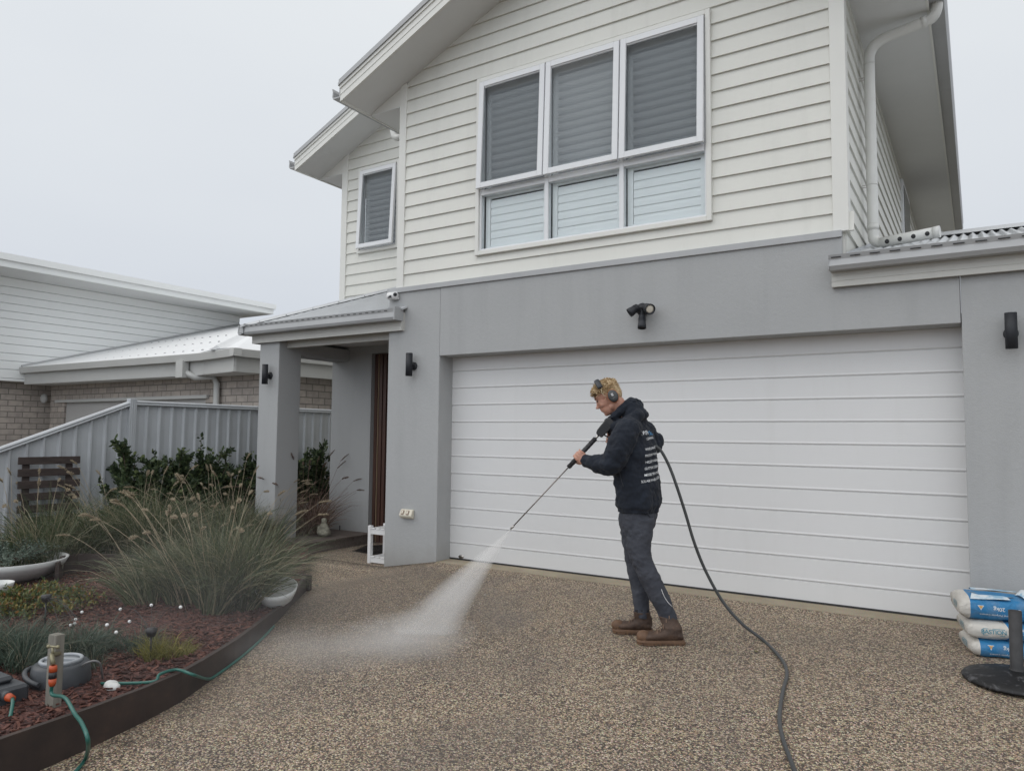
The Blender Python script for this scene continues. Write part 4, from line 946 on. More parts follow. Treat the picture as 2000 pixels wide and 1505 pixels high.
# bowls
def bowl(px, py, R_, h, label, off=.1, tilt=0):
    p = ong(px, py, off); zb_ = gsoil(p.x, p.y)
    mb = MB(); mb.lathe([(.001, 0), (R_*.45, 0), (R_*.75, h*.3), (R_*.93, h*.7), (R_, h), (R_*.955, h), (R_*.90, h*.72), (R_*.5, h*.3), (.001, h*.25)], (0, 0, 0), 40)
    o = mb.build('planter_bowl', MT['bowl']); o.location = (p.x, p.y, zb_); o.rotation_euler = (tilt, 0, 0); return tag(o, label, 'planter', 'white bowl planters'), (p.x, p.y, zb_)
_, pb = bowl(10, 1178, .50, .20, 'large shallow white bowl planter at the left edge, filled with silvery leaves', .0)
leafmound('potted_plant', (pb[0], pb[1], pb[2]+.16), .46, .46, .26, 3800, MT['leafs'], 'silvery small leaved plant growing in the large white bowl', 'plant', .022, .012)
_, pb3 = bowl(-12, 1222, .13, .12, 'small white round pot at the left edge below the large bowl', .0)
mb = MB(); p = ong(541, 1176, .09); p.z = -.055; o, _ = bowl(536, 1172, .165, .15, 'white faceted bowl tipped beside the big grass by the edging end', .0); o.location = p+Vector((0, 0, .03)); o.rotation_euler = (.25, .2, 0)
# inner raised edging behind the mulch, with mossy stones
mb = MB(); P = [ong(*q, off=.06) for q in ((112, 1168), (122, 1150), (150, 1143), (190, 1142), (240, 1143), (300, 1146), (345, 1152))]
for a_, b_ in zip(P, P[1:]): mb.prism([(0, -.15), (.03, -.15), (.03, .13), (0, .13)], (a_.x, a_.y, 0), (b_.x, b_.y, 0), Vector((-(b_-a_).y, (b_-a_).x, 0)).normalized(), (0, 0, 1))
center(tag(mb.build('raised_edging', MT['edging']), 'dark curved low retaining strip at the back of the mulch bed', 'garden edging'))
for i, (px, py, sx, lab) in enumerate(((155, 1112, .17, 'mossy flat stone resting behind the dark retaining strip, left one'), (200, 1102, .2, 'grey flat stone behind the dark retaining strip, right one'), (113, 1142, .05, 'small pale stone chip at the corner of the dark retaining strip'))):
    p = ong(px, py, .12); mb = MB(); mb.ball((p.x, p.y, .05), (sx, sx*.6, .06 if i < 2 else .05)); center(tag(resolve('stone', mb, MT['stone'], None, .012, 2, [(.05, .1)]), lab, 'stone'))
# ================================================================== GARDEN HARDWARE
P = ong(101, 1421, .04); px0, py0 = P.x, P.y; zt_ = aty(90, 1230, py0).z
PT_ = thing('tap_post', 'weathered grey timber post carrying the garden tap', 'post', (px0, py0, -.08), None)
mb = MB(); mb.prism([(-.038, -.15), (.042, -.15), (.042, zt_), (-.03, zt_-.004), (-.038, zt_-.015)], (px0, py0-.022, 0), (px0, py0+.022, 0), (1, 0, 0), (0, 0, 1)); mb.build('post', MT['oldwood'], PT_, .003)
brass = NT('old_brass').col((.26, .24, .16)).rough(.5).set(Metallic=.6).m
P = aty(104, 1280, py0-.04)
mb = MB(); mb.tube([(P.x-.02, py0-.0, P.z+.0), (P.x-.005, py0-.045, P.z+.005), (P.x+.03, py0-.06, P.z+.002), (P.x+.045, py0-.06, P.z-.03)], [.011, .012, .011, .012], 12); mb.tube([(P.x+.005, py0-.045, P.z), (P.x+.008, py0-.048, P.z+.045)], .007, 10); TP = mb.build('tap', brass, PT_)
mb = MB(); mb.tube([(P.x-.02, py0-.055, P.z+.047), (P.x+.04, py0-.04, P.z+.05)], .006, 8); mb.ball((P.x-.02, py0-.055, P.z+.047), .01); mb.ball((P.x+.04, py0-.04, P.z+.05), .01); mb.build('tap_handle', brass, TP)
cx_, cy_, cz_ = P.x+.045, py0-.06, P.z-.035
CN = thing('hose_connector', 'orange and black hose connector hanging from the garden tap', 'hose fitting', (cx_, cy_, cz_-.1))
mb = MB(); mb.lathe([(.001, 0), (.017, 0), (.019, -.012), (.019, -.03), (.001, -.03)], (cx_, cy_, cz_), 20); mb.build('collar', MT['orange'], CN)
mb = MB(); mb.lathe([(.001, -.03), (.0185, -.03), (.0185, -.062), (.001, -.062)], (cx_, cy_, cz_), 20); mb.build('grip_ring', MT['blackplastic'], CN)
mb = MB(); mb.lathe([(.001, -.062), (.018, -.062), (.0175, -.085), (.012, -.10), (.001, -.10)], (cx_, cy_, cz_), 20); mb.build('collar', MT['orange'], CN)
def spline(P, n=6):
    P = [Vector(p) for p in P]; out = []
    for i in range(len(P)-1):
        p0 = P[max(i-1, 0)]; p1 = P[i]; p2 = P[i+1]; p3 = P[min(i+2, len(P)-1)]
        for k in range(n):
            t = k/n; out.append(.5*((2*p1)+(-p0+p2)*t+(2*p0-5*p1+4*p2-p3)*t*t+(-p0+3*p1-3*p2+p3)*t**3))
    return out+[P[-1]]
hp = [Vector((cx_, cy_, cz_-.09)), Vector((cx_+.004, cy_, cz_-.14)), aty(127, 1362, py0-.10), aty(146, 1393, py0-.14)]
hp += [aty(160, 1412, -4.66), aty(172, 1446, -4.72)]
e = ong(168, 1478, .02); hp += [e, ong(150, 1503, .012), ong(120, 1530, .012), ong(60, 1560, .012)]
center(tag(MB().tube(spline(hp), .0088, 12).build('garden_hose', MT['hoseg']), 'green garden hose dropping from the tap over the edging to the gravel', 'hose'))
hp = [Vector((-4.15, -4.15, -.05)), ong(296, 1331, .16), ong(312, 1316, .19), ong(345, 1307, .18), ong(378, 1317, .18), ong(406, 1325, .03), ong(425, 1316, .012), ong(470, 1283, .012), ong(510, 1248, .012), ong(535, 1222, .012)]
center(tag(MB().tube(spline(hp), .0085, 12).build('garden_hose', MT['hoseg']), 'green garden hose arching over the edging and running along its foot', 'hose'))
# drum / pump tub
P = ong(112, 1374, .04); tx, ty = P.x-.02, P.y+.02; tz = gsoil(tx, ty)-.03
TB = thing('pond_pump_tub', 'round dark grey tub with a pale lid and cross bar behind the tap post', 'tub', (tx, ty, tz))
MB().lathe([(.001, 0), (.148, 0), (.152, .05), (.142, .13), (.13, .145), (.001, .145)], (tx, ty, tz), 40).build('tub_body', MT['darktub'], TB)
mb = MB(); rg = []
for k in range(33):
    a = k/32*2*math.pi; rg.append(Vector((tx+math.cos(a)*.100, ty+math.sin(a)*.100, tz+.158)))
mb.tube(rg, .010, 10, cap=False); mb.lathe([(.001, .145), (.104, .145), (.104, .152), (.001, .154)], (tx, ty, tz), 36); LD = mb.build('lid', MT['lid'], TB)
mb = MB(); mb.box((-.095, -.012, .152), (.095, .012, .166), Matrix.Translation((tx, ty, tz)) @ Matrix.Rotation(.5, 4, 'Z')); mb.build('lid_bar', MT['lid'], LD)
mb = MB(); a0 = [Vector((tx+math.cos(a)*.17, ty+math.sin(a)*.17, tz+.09+.02*math.sin(a*2))) for a in fr_(2.6, 5.2, 14)]; mb.tube(a0, .014, 10); mb.build('carry_handle', MT['darktub'], TB)
greyp = paint('grey_poly_pipe', (.15, .15, .15), .5, .1)
def gp(pts, label, r=.006):
    center(tag(MB().tube(spline([ong(*q[:2], off=q[2]) for q in pts]), r, 8).build('poly_pipe', greyp), label, 'pipe', 'thin grey irrigation pipes'))
gp([(150, 1312, .18), (165, 1296, .26), (186, 1290, .28), (197, 1300, .24), (201, 1335, .10), (200, 1372, .06)], 'thin grey pipe looping up from the tub and down beside it')
gp([(175, 1325, .12), (215, 1326, .08), (255, 1328, .06), (284, 1336, .05)], 'thin grey pipe running level from the tub towards the edging')
gp([(168, 1347, .12), (190, 1356, .08), (212, 1363, .06)], 'short thin grey pipe from the tub down to a pale stone')
gp([(0, 1372, .1), (20, 1362, .1), (50, 1352, .1)], 'thin grey pipe entering from the left behind the tub')
# low grey box with orange fittings
P = ong(10, 1415, .06)
PB = thing('pump_unit', 'dark grey pump unit at the bottom left corner with an orange fitting', 'pump', (P.x, P.y, gsoil(P.x, P.y)))
mb = MB(); z_ = gsoil(P.x, P.y); mb.box((P.x-.30, P.y-.09, z_-.01), (P.x+.02, P.y+.10, z_+.085)); mb.box((P.x-.22, P.y-.05, z_+.085), (P.x-.06, P.y+.06, z_+.12)); mb.build('pump_body', MT['darktub'], PB, .015)
mb = MB(); mb.lathe([(.001, 0), (.024, 0), (.024, .04), (.001, .04)], (P.x+.021, P.y-.02, z_+.055), 20, Matrix.Rotation(math.pi/2, 3, 'Y')); mb.build('outlet', MT['darktub'], PB)
mb = MB(); mb.lathe([(.001, .04), (.02, .04), (.02, .055), (.017, .06), (.017, .085), (.001, .085)], (P.x+.021, P.y-.02, z_+.055), 20, Matrix.Rotation(math.pi/2, 3, 'Y')); mb.build('orange_fitting', MT['orange'], PB)
c_ = Vector((P.x+.105, P.y-.02, z_+.055)); center(tag(MB().tube(spline([c_, c_+Vector((.05, -.02, -.012)), c_+Vector((.12, -.06, -.05)), c_+Vector((.17, -.1, -.075))]), .0088, 10).build('garden_hose', MT['hoseg']), 'short green hose stub leaving the pump unit behind the edging', 'hose'))
p = ong(218, 1367, .07); mb = MB(); mb.ball((p.x, p.y, -.05), (.06, .04, .03)); center(tag(resolve('stone', mb, MT['bowl'], None, .01, 2, [(.02, .06)]), 'small pale stone just behind the edging by the thin pipe', 'stone'))
# firefly solar lights
def firefly(px, py, hz, balls, label):
    b = ong(px, py, .02); t = thing('solar_light', label, 'solar light', (b.x, b.y, gsoil(b.x, b.y)), 'solar lights with white balls on springy wires')
    z0 = gsoil(b.x, b.y); hd = Vector((b.x, b.y, z0+hz))
    MB().tube([(b.x, b.y, z0-.03), hd], .006, 8).build('stake', MT['blackplastic'], t)
    mb = MB(); mb.lathe([(.001, -.03), (.022, -.025), (.032, .0), (.034, .022), (.001, .026)], hd, 20); mb.build('solar_head', MT['blackplastic'], t)
    for (qx, qy, dy) in balls:
        e = aty(qx, qy, b.y+dy); mid = hd+(e-hd)*.5+Vector((0, 0, .06))
        w = MB().tube(spline([hd, mid, e]), .0014, 5).build('wire', MT['blackplastic'], t); MB().ball(e, .0105, None, 14, 10).build('light_ball', MT['whiteplastic'], t)
firefly(292, 1322, .17, [(227, 1234, -.12), (253, 1213, .05), (209, 1219.6, -.2), (235, 1189, .12), (295.6, 1181, .2), (352.7, 1185, .1)], 'ball wire solar light on a stake by the yellow grass tuft')
firefly(84, 1290, .22, [(160, 1194.7, .1), (147.7, 1209, .0), (145.8, 1217, -.1), (138, 1220, .12), (178, 1244.6, -.1), (122, 1249.8, -.2)], 'ball wire solar light on a stake behind the tap post')
# ================================================================== THE WORKER
NV = Vector((-.383, .924, 0)).normalized(); EV = Vector((.924, .383, 0)).normalized(); DD = (Vector((-2.05, -1.5, 1))-CAM).dot(NV)
def PP(px, py, d=0):
    v = ray(px, py); return CAM+v*((DD+d)/v.dot(NV))
ZZ = Vector((0, 0, 1)); XX = Vector((1, 0, 0)); YY = Vector((0, 1, 0))
def ell(c, rx, ry, n=28, ax=XX, ay=YY, sq=1.0):
    out = []
    for k in range(n):
        a = 2*math.pi*k/n; ca, sa_ = math.cos(a), math.sin(a)
        out.append(c+ax*rx*math.copysign(abs(ca)**sq, ca)+ay*ry*math.copysign(abs(sa_)**sq, sa_))
    return out
def limb(mb, pts, rad, n=16, flat=None):
    P = spline(pts, 5); R = []
    for i in range(len(rad)-1):
        for k in range(5): t = k/5; t2 = t*t*(3-2*t); R.append(rad[i]*(1-t2)+rad[i+1]*t2)
    R.append(rad[-1]); mb.tube(P, R, n); mb.ball(P[0], R[0]*.98, None, 12, 8); mb.ball(P[-1], R[-1]*.98, None, 12, 8)
# joints
SHL, SHR = PP(1222, 843, -.17), PP(1255, 842, .17)
ELL, WRL, HAL = PP(1192, 906, -.20), PP(1141, 899, -.12), PP(1131, 889, -.10)
ELR, WRR, HAR = PP(1279, 867, .30), PP(1206, 862, .03), PP(1192, 856, -.02)
HIL, HIR = PP(1250, 1006, -.085), PP(1244, 1004, .085)
KNL, ANL = PP(1257, 1096, -.10), PP(1301, 1206, -.08)
KNR, ANR = PP(1243, 1096, .10), PP(1253, 1200, .07)
FL_A, FL_B = ong(1336, 1256), ong(1246, 1257)
FR_A, FR_B = ong(1275, 1237), ong(1198, 1234)
HO = PP(1190, 777, -.02)
HFW = Vector((-.915, -.40, 0)).normalized(); HSD = Vector((-HFW.y, HFW.x, 0)); HSD = HSD if HSD.dot(NV) < 0 else -HSD
HT = math.radians(27); HF = HFW*math.cos(HT)-ZZ*math.sin(HT); HU = HFW*math.sin(HT)+ZZ*math.cos(HT)
HS = HF.cross(HU); HS = HS if HS.dot(NV) < 0 else -HS          # towards the camera = his left
def hp_(f, u, s=0): return HO+HF*f+HU*u+HS*s
HM = Matrix((HF, HS, HU)).transposed()
skin = NT('skin'); cs = skin.mix(skin.ramp(skin.noise(26, 3), [(.35, 0), (.7, .5)]), (.47, .255, .185), (.40, .185, .135)); skin.col(cs).rough(.5).set(Subsurface_Weight=.06).bump(skin.noise(300, 2), .08, .002)
PE = thing('worker_anchor', 'x', 'x'); bpy.data.objects.remove(PE)
mb = MB()
# head
mb.ball(hp_(.0, .045), (.098, .074, .088), HM); mb.ball(hp_(.035, -.005), (.066, .060, .075), HM); mb.ball(hp_(.045, -.055), (.045, .048, .058), HM)
mb.ball(hp_(.066, -.094), (.020, .022, .017), HM); mb.ball(hp_(.010, -.062), (.042, .056, .034), HM); mb.ball(hp_(.072, .042), (.024, .056, .028), HM)
mb.rings([[hp_(.091, .020, .006), hp_(.091, .020, -.006), hp_(.078, .022, -.010), hp_(.078, .022, .010)], [hp_(.108, -.010, .009), hp_(.108, -.010, -.009), hp_(.082, -.005, -.014), hp_(.082, -.005, .014)], [hp_(.119, -.026, .010), hp_(.119, -.026, -.010), hp_(.085, -.026, -.018), hp_(.085, -.026, .018)], [hp_(.104, -.037, .010), hp_(.104, -.037, -.010), hp_(.082, -.036, -.014), hp_(.082, -.036, .014)]], smooth=False)
mb.ball(hp_(.112, -.025), (.010, .011, .009), HM)
mb.ball(hp_(.085, -.050), (.014, .020, .0075), HM); mb.ball(hp_(.083, -.063), (.013, .018, .007), HM)
mb.ball(hp_(.082, .030, .030), (.014, .020, .007), HM); mb.ball(hp_(.082, .030, -.030), (.014, .020, .007), HM)
for s_ in (-1, 1): mb.ball(hp_(-.005, .0, .074*s_), (.018, .008, .030), HM); mb.ball(hp_(.062, -.022, .040*s_), (.022, .016, .020), HM)
NK = PP(1216, 812, 0)
limb(mb, [hp_(-.02, -.02), PP(1211, 796, -.01), NK, PP(1232, 838, 0)], [.062, .058, .062, .085])
# torso
mb.rings([ell(PP(1232, 832, 0), .085, .16), ell(PP(1238, 870, 0), .105, .165), ell(PP(1243, 930, 0), .10, .145), ell(PP(1246, 975, 0), .085, .125), ell(PP(1246, 1018, 0), .08, .12)])
limb(mb, [SHL, ELL, WRL], [.05, .042, .027]); limb(mb, [SHR, ELR, WRR], [.05, .042, .027])
limb(mb, [HIL, KNL, ANL], [.062, .045, .034]); limb(mb, [HIR, KNR, ANR], [.062, .045, .034])
for a_, b_, k_ in ((FL_A, FL_B, ANL), (FR_A, FR_B, ANR)):
    f_ = (b_-a_).normalized(); limb(mb, [k_, a_+f_*.08+ZZ*.058, a_+f_*.15+ZZ*.052, a_+f_*.22+ZZ*.048], [.030, .028, .022, .018])
# hands: palm, four fingers wrapped round the shaft, thumb
GUN = PP(1181, 841, -.06); hit = ong(815, 1248); LD_ = (hit-GUN); 
# straight wand from the gun through the near hand to the nozzle
P2 = PP(1133, 888, -.105); LDIR = (P2-GUN).normalized()
best = None
for k in range(400):
    q = P2+LDIR*(k*.004)
    v = q-CAM; sx_ = 1000+FPX*v.dot(RT)/v.dot(FW)
    if best is None or abs(sx_-997) < best[0]: best = (abs(sx_-997), q)
NOZ = best[1]
# tilt the wand in depth so that it truly aims at the wetted patch
def solve_noz():
    bestt = None
    for k in range(-60, 40):
        d = k*.01; q = PP(997, 1033, d); dr = (q-P2).normalized(); t = -(q.z-gz(q.x, q.y))/dr.z if dr.z < 0 else 9
        h = q+dr*t; e = (h-ong(828, 1240)).length
        if bestt is None or e < bestt[0]: bestt = (e, q)
    return bestt[1]
NOZ = solve_noz(); LDIR = (NOZ-P2).normalized()
def hand(mb, C, A, W, curlside, r=.021, L=1.0):
    """C centre of grip on the shaft, A shaft direction, W wrist point; fingers wrap round A"""
    A = A.normalized(); w = (W-C); w = (w-A*w.dot(A)).normalized(); t = A.cross(w)*curlside
    kn = C+w*.030
    mb.rings([ell(W, .024, .018, 16, A, t), ell(C+w*.062+t*.004, .036, .017, 16, A, t), ell(C+w*.034+t*.010, .041, .016, 16, A, t), ell(C+w*.012+t*.020, .040, .013, 16, A, t)])
    lens = [1.0, 1.06, 1.0, .82]
    for i in range(4):
        o = A*(.030-.0205*i); P = []
        R_ = r+.009; n0 = 7; span = 3.6*lens[i]
        for k in range(n0+1):
            a = -.2+span*k/n0; P.append(C+o+(w*math.cos(a)+t*math.sin(a))*(R_+(.010 if k == 0 else 0)-(.003 if k > 4 else 0))+A*.002*math.sin(i+k))
        mb.tube(P, [.0098, .0096, .0092, .0090, .0086, .0082, .0078, .0066], 10); mb.ball(P[-1], .0066, None, 8, 6); mb.ball(P[0], .0105, None, 8, 6); mb.ball(P[2], .0102, None, 8, 6)
    P = [C+w*.055-t*.004+A*.020, C+w*.034-t*.018+A*.040, C+w*.006-t*.030+A*.050, C-w*.018-t*.024+A*.053]
    mb.tube(spline(P, 3), [.0135-.0005*j for j in range(10)], 10); mb.ball(P[-1], .0088, None, 8, 6)
hand(mb, HAL, LDIR, WRL+(WRL-HAL)*.1, 1, .019)
hand(mb, HAR, (LDIR*.3-ZZ).normalized(), WRR, -1, .017)
PER = thing('tmp', 'x', 'x'); bpy.data.objects.remove(PER)
PER = resolve('person', mb, skin.m, None, .0042, 2)
pc = Vector((-2.02, -1.5, -.068))
PER.data.transform(Matrix.Translation(-pc)); PER.location = pc
tag(PER, 'person in black hooded sweatshirt, dark trousers and brown boots holding a pressure washer lance', 'person')
eye = MB()
for s_ in (-1, 1):
    eye.ball(hp_(.0855, .014, .031*s_), (.008, .011, .0045), HM)
eye.build('eye', paint('eye_dark', (.03, .02, .018), .3, .1), PER)
brow = MB()
for s_ in (-1, 1): brow.tube([hp_(.098, .032, .016*s_), hp_(.096, .037, .030*s_), hp_(.080, .032, .050*s_)], [.003, .0038, .002], 6)
brow.build('eyebrow', paint('brow_hair', (.14, .085, .045), .8, .2), PER)
# hair
hairM = island('blond_hair', [(0, (.30, .20, .11)), (.35, (.45, .33, .19)), (.75, (.58, .44, .26)), (1, (.74, .61, .40))], .5)
hb = NT('hair_base'); hb.col(hb.ramp(hb.noise(45, 4), [(.35, (.34, .23, .13)), (.65, (.58, .45, .27))])).rough(.6).bump(hb.noise(90, 3), .8, .01)
mb = MB(); mb.ball(hp_(-.008, .054), (.100, .076, .083), HM); mb.ball(hp_(.055, .086), (.044, .052, .030), HM); mb.ball(hp_(-.058, .012), (.042, .058, .056), HM); mb.ball(hp_(.0, .108), (.065, .05, .032), HM)
HAIR = resolve('hair', mb, hb.m, PER, .006, 2, [(.014, .025)])
random.seed(3); mb = MB()
for k in range(1500):
    f = random.uniform(-.10, .105); s_ = random.uniform(-.075, .08); 
    a = f/.108; b_ = s_/.080; c2 = 1-a*a-b_*b_
    if c2 < 0.0: continue
    u = .056+.082*math.sqrt(c2); 
    if random.random() < .35:            # sides and back
        ph = random.uniform(-1.0, 1.3); u = random.uniform(.0 if f < -.02 else .045, .08); sg = random.choice((-1, 1)); f = -.10*math.sin(ph)*1.0; s_ = sg*.078*math.cos(ph)
        if f > .03 and u < .05: continue
    p = hp_(f, u, s_); out = (p-hp_(-.01, .03)).normalized()
    d = (out*.5+HF*random.uniform(-.2, .7)+rv()*.45-HU*.15).normalized(); L = random.uniform(.008, .021)
    sd_ = d.cross(out).normalized()*random.uniform(.0018, .0035)
    mb.add([p-sd_-out*.004, p+sd_-out*.004, p+d*L*.6+sd_*.8+out*.003, p+d*L-out*.002, p+d*L*.6-sd_*.8+out*.003], [(0, 1, 2, 3, 4)])
for k in range(170):                     # fringe
    s_ = random.uniform(-.06, .065); p = hp_(.080+random.uniform(-.012, .012), .088-abs(s_)*.35+random.uniform(-.01, .01), s_); d = (HF*.55-HU*random.uniform(.35, 1.0)+rv()*.25).normalized(); L = random.uniform(.02, .038)
    sd_ = HS*random.uniform(.002, .004); mb.add([p-sd_, p+sd_, p+d*L*.6+sd_, p+d*L, p+d*L*.6-sd_], [(0, 1, 2, 3, 4)])
mb.build('hair_strands', hairM, HAIR)
# hoodie
cl = NT('navy_black_fleece'); cl.col(cl.ramp(cl.noise(5, 4), [(.3, (.005, .008, .015)), (.7, (.009, .014, .025))])).rough(.92).set(Sheen_Weight=.04).bump(cl.math('ADD', cl.noise(16, 4, .6, dist=.6), cl.math('MULTIPLY', cl.noise(420, 2), .1)), .45, .014)
mb = MB()
T = [(818, 1226, .075, .115), (828, 1231, .098, .175), (845, 1236, .122, .200), (870, 1240, .136, .208), (905, 1242, .142, .206), (942, 1244, .146, .200), (970, 1247, .148, .202), (984, 1247, .150, .204), (990, 1247, .142, .198)]
mb.rings([ell(PP(cx, py, 0), rx, ry, 36, sq=.92) for py, cx, rx, ry in T])
mb.rings([ell(PP(1247, 984, 0), .137, .190, 36), ell(PP(1247.5, 999, 0), .137, .188, 36)])
def sleeve(mb, pts, rad): limb(mb, pts, rad, 20)
sleeve(mb, [PP(1232, 836, -.13), PP(1222, 846, -.19), PP(1209, 874, -.215), PP(1194, 903, -.21), PP(1170, 905, -.175), PP(1146, 900, -.13)], [.085, .092, .088, .086, .068, .047])
mb.tube([PP(1150, 901, -.135), PP(1140, 897, -.118)], [.043, .040], 20)
sleeve(mb, [PP(1246, 836, .13), PP(1257, 845, .20), PP(1268, 857, .27), PP(1279, 867, .29), PP(1250, 868, .17), PP(1212, 863, .04)], [.085, .090, .080, .072, .062, .046])
mb.tube([PP(1210+21*math.cos(2*math.pi*k/24), 803-21*math.cos(2*math.pi*k/24), .085*math.sin(2*math.pi*k/24)) for k in range(25)], .028, 14, cap=False)
# bunched hood and collar
c0 = PP(1219, 806, 0); tilt = Matrix.Rotation(math.radians(-30), 3, EV.cross(ZZ)) if False else None
ringp = []
for k in range(25):
    a = 2*math.pi*k/24; ringp.append(PP(1214-27*math.cos(a)*-1*1.0 if False else 1216+27*math.cos(a), 810-17*math.cos(a)-1.5*math.cos(2*a), .105*math.sin(a)))
mb.tube(ringp, [.036+.016*max(0, math.cos(2*math.pi*k/24)) for k in range(25)], 14, cap=False)
ringp = [PP(1222+31*math.cos(2*math.pi*k/24), 824-15*math.cos(2*math.pi*k/24), .13*math.sin(2*math.pi*k/24)) for k in range(25)]
mb.tube(ringp, [.034+.012*max(0, math.cos(2*math.pi*k/24)) for k in range(25)], 14, cap=False)
mb.rings([ell(PP(1241, 780, 0), .022, .055, 20), ell(PP(1241, 790, 0), .046, .09, 20), ell(PP(1240, 806, 0), .058, .12, 20), ell(PP(1240, 822, 0), .07, .14, 20), ell(PP(1242, 838, 0), .06, .12, 20)])
mb.rings([ell(PP(1203, 812, 0), .035, .07, 20), ell(PP(1205, 824, 0), .055, .10, 20), ell(PP(1214, 842, 0), .06, .13, 20)])
HD = resolve('hoodie', mb, cl.m, PER, .0062, 4, [(.030, .085), (.012, .03)])
bvh = bvh_of(HD)
# trousers
tr_ = NT('charcoal_trousers'); tr_.col(tr_.ramp(tr_.noise(7, 4), [(.3, (.033, .037, .049)), (.7, (.052, .056, .070))])).rough(.85).bump(tr_.math('ADD', tr_.noise(15, 4, .6, vec=tr_.tc('Object', (1, 1, 2.2)), dist=.8), tr_.math('MULTIPLY', tr_.noise(500, 2), .1)), .4, .012)
mb = MB()
mb.rings([ell(PP(1247, 984, 0), .118, .165), ell(PP(1246.5, 1004, 0), .128, .172), ell(PP(1245, 1024, 0), .122, .165), ell(PP(1243, 1040, 0), .10, .14)])
def leg(mb, rows): mb.rings([ell(PP(cx, py, d), rx, ry, 24) for py, cx, d, rx, ry in rows])
leg(mb, [(1010, 1249, -.085, .105, .085), (1040, 1249, -.09, .096, .088), (1066, 1247, -.095, .085, .082), (1090, 1251, -.10, .080, .076), (1112, 1262, -.10, .078, .074), (1135, 1272, -.095, .080, .074), (1160, 1285, -.09, .076, .070), (1182, 1295, -.085, .070, .066), (1200, 1303, -.08, .066, .060), (1211, 1306, -.08, .062, .056)])
leg(mb, [(1010, 1243, .085, .11, .085), (1040, 1239, .09, .104, .088), (1066, 1241, .095, .092, .084), (1090, 1243, .10, .082, .078), (1112, 1245, .10, .078, .074), (1135, 1249, .095, .072, .07), (1160, 1252, .09, .062, .064), (1182, 1253, .08, .054, .058), (1200, 1254, .07, .050, .052), (1206, 1254, .07, .049, .050)])
TRS = resolve('trousers', mb, tr_.m, PER, .0062, 4, [(.016, .08), (.008, .028)])
mb = MB(); tb = bvh_of(TRS); pts = []
for t in fr_(0, 1, 12):
    q = PP(1295+26*t-4*math.sin(t*3.1), 1172+42*t, -.5); h = tb.ray_cast(q, NV)[0]
    if h: pts.append(h-NV*.002)
mb.tube(pts, .0022, 6); mb.build('reflective_zip', MT['whiteplastic'], TRS)
mb = MB(); pts = []
for t in fr_(0, 1, 10):
    q = PP(1252+16*t+4*t*t, 1002+24*t, -.6); h = tb.ray_cast(q, NV)[0]
    if h: pts.append(h-NV*.001)
mb.tube(pts, .0025, 6); mb.build('pocket_seam', paint('seam', (.012, .012, .014), .9, .1), TRS)
# kangaroo pocket edge on the hoodie
mb = MB(); pts = []
for t in fr_(0, 1, 10):
    h = bvh.ray_cast(PP(1206+5*t*t+3*t, 930+30*t, -.7), NV)[0]
    if h: pts.append(h-NV*.001)
if len(pts) > 2: mb.tube(pts, .003, 6); mb.build('pocket_edge', paint('seam_black', (.03, .033, .04), .9, .1), HD)
mb = MB(); v_, f_ = text_mesh('————', .008); 
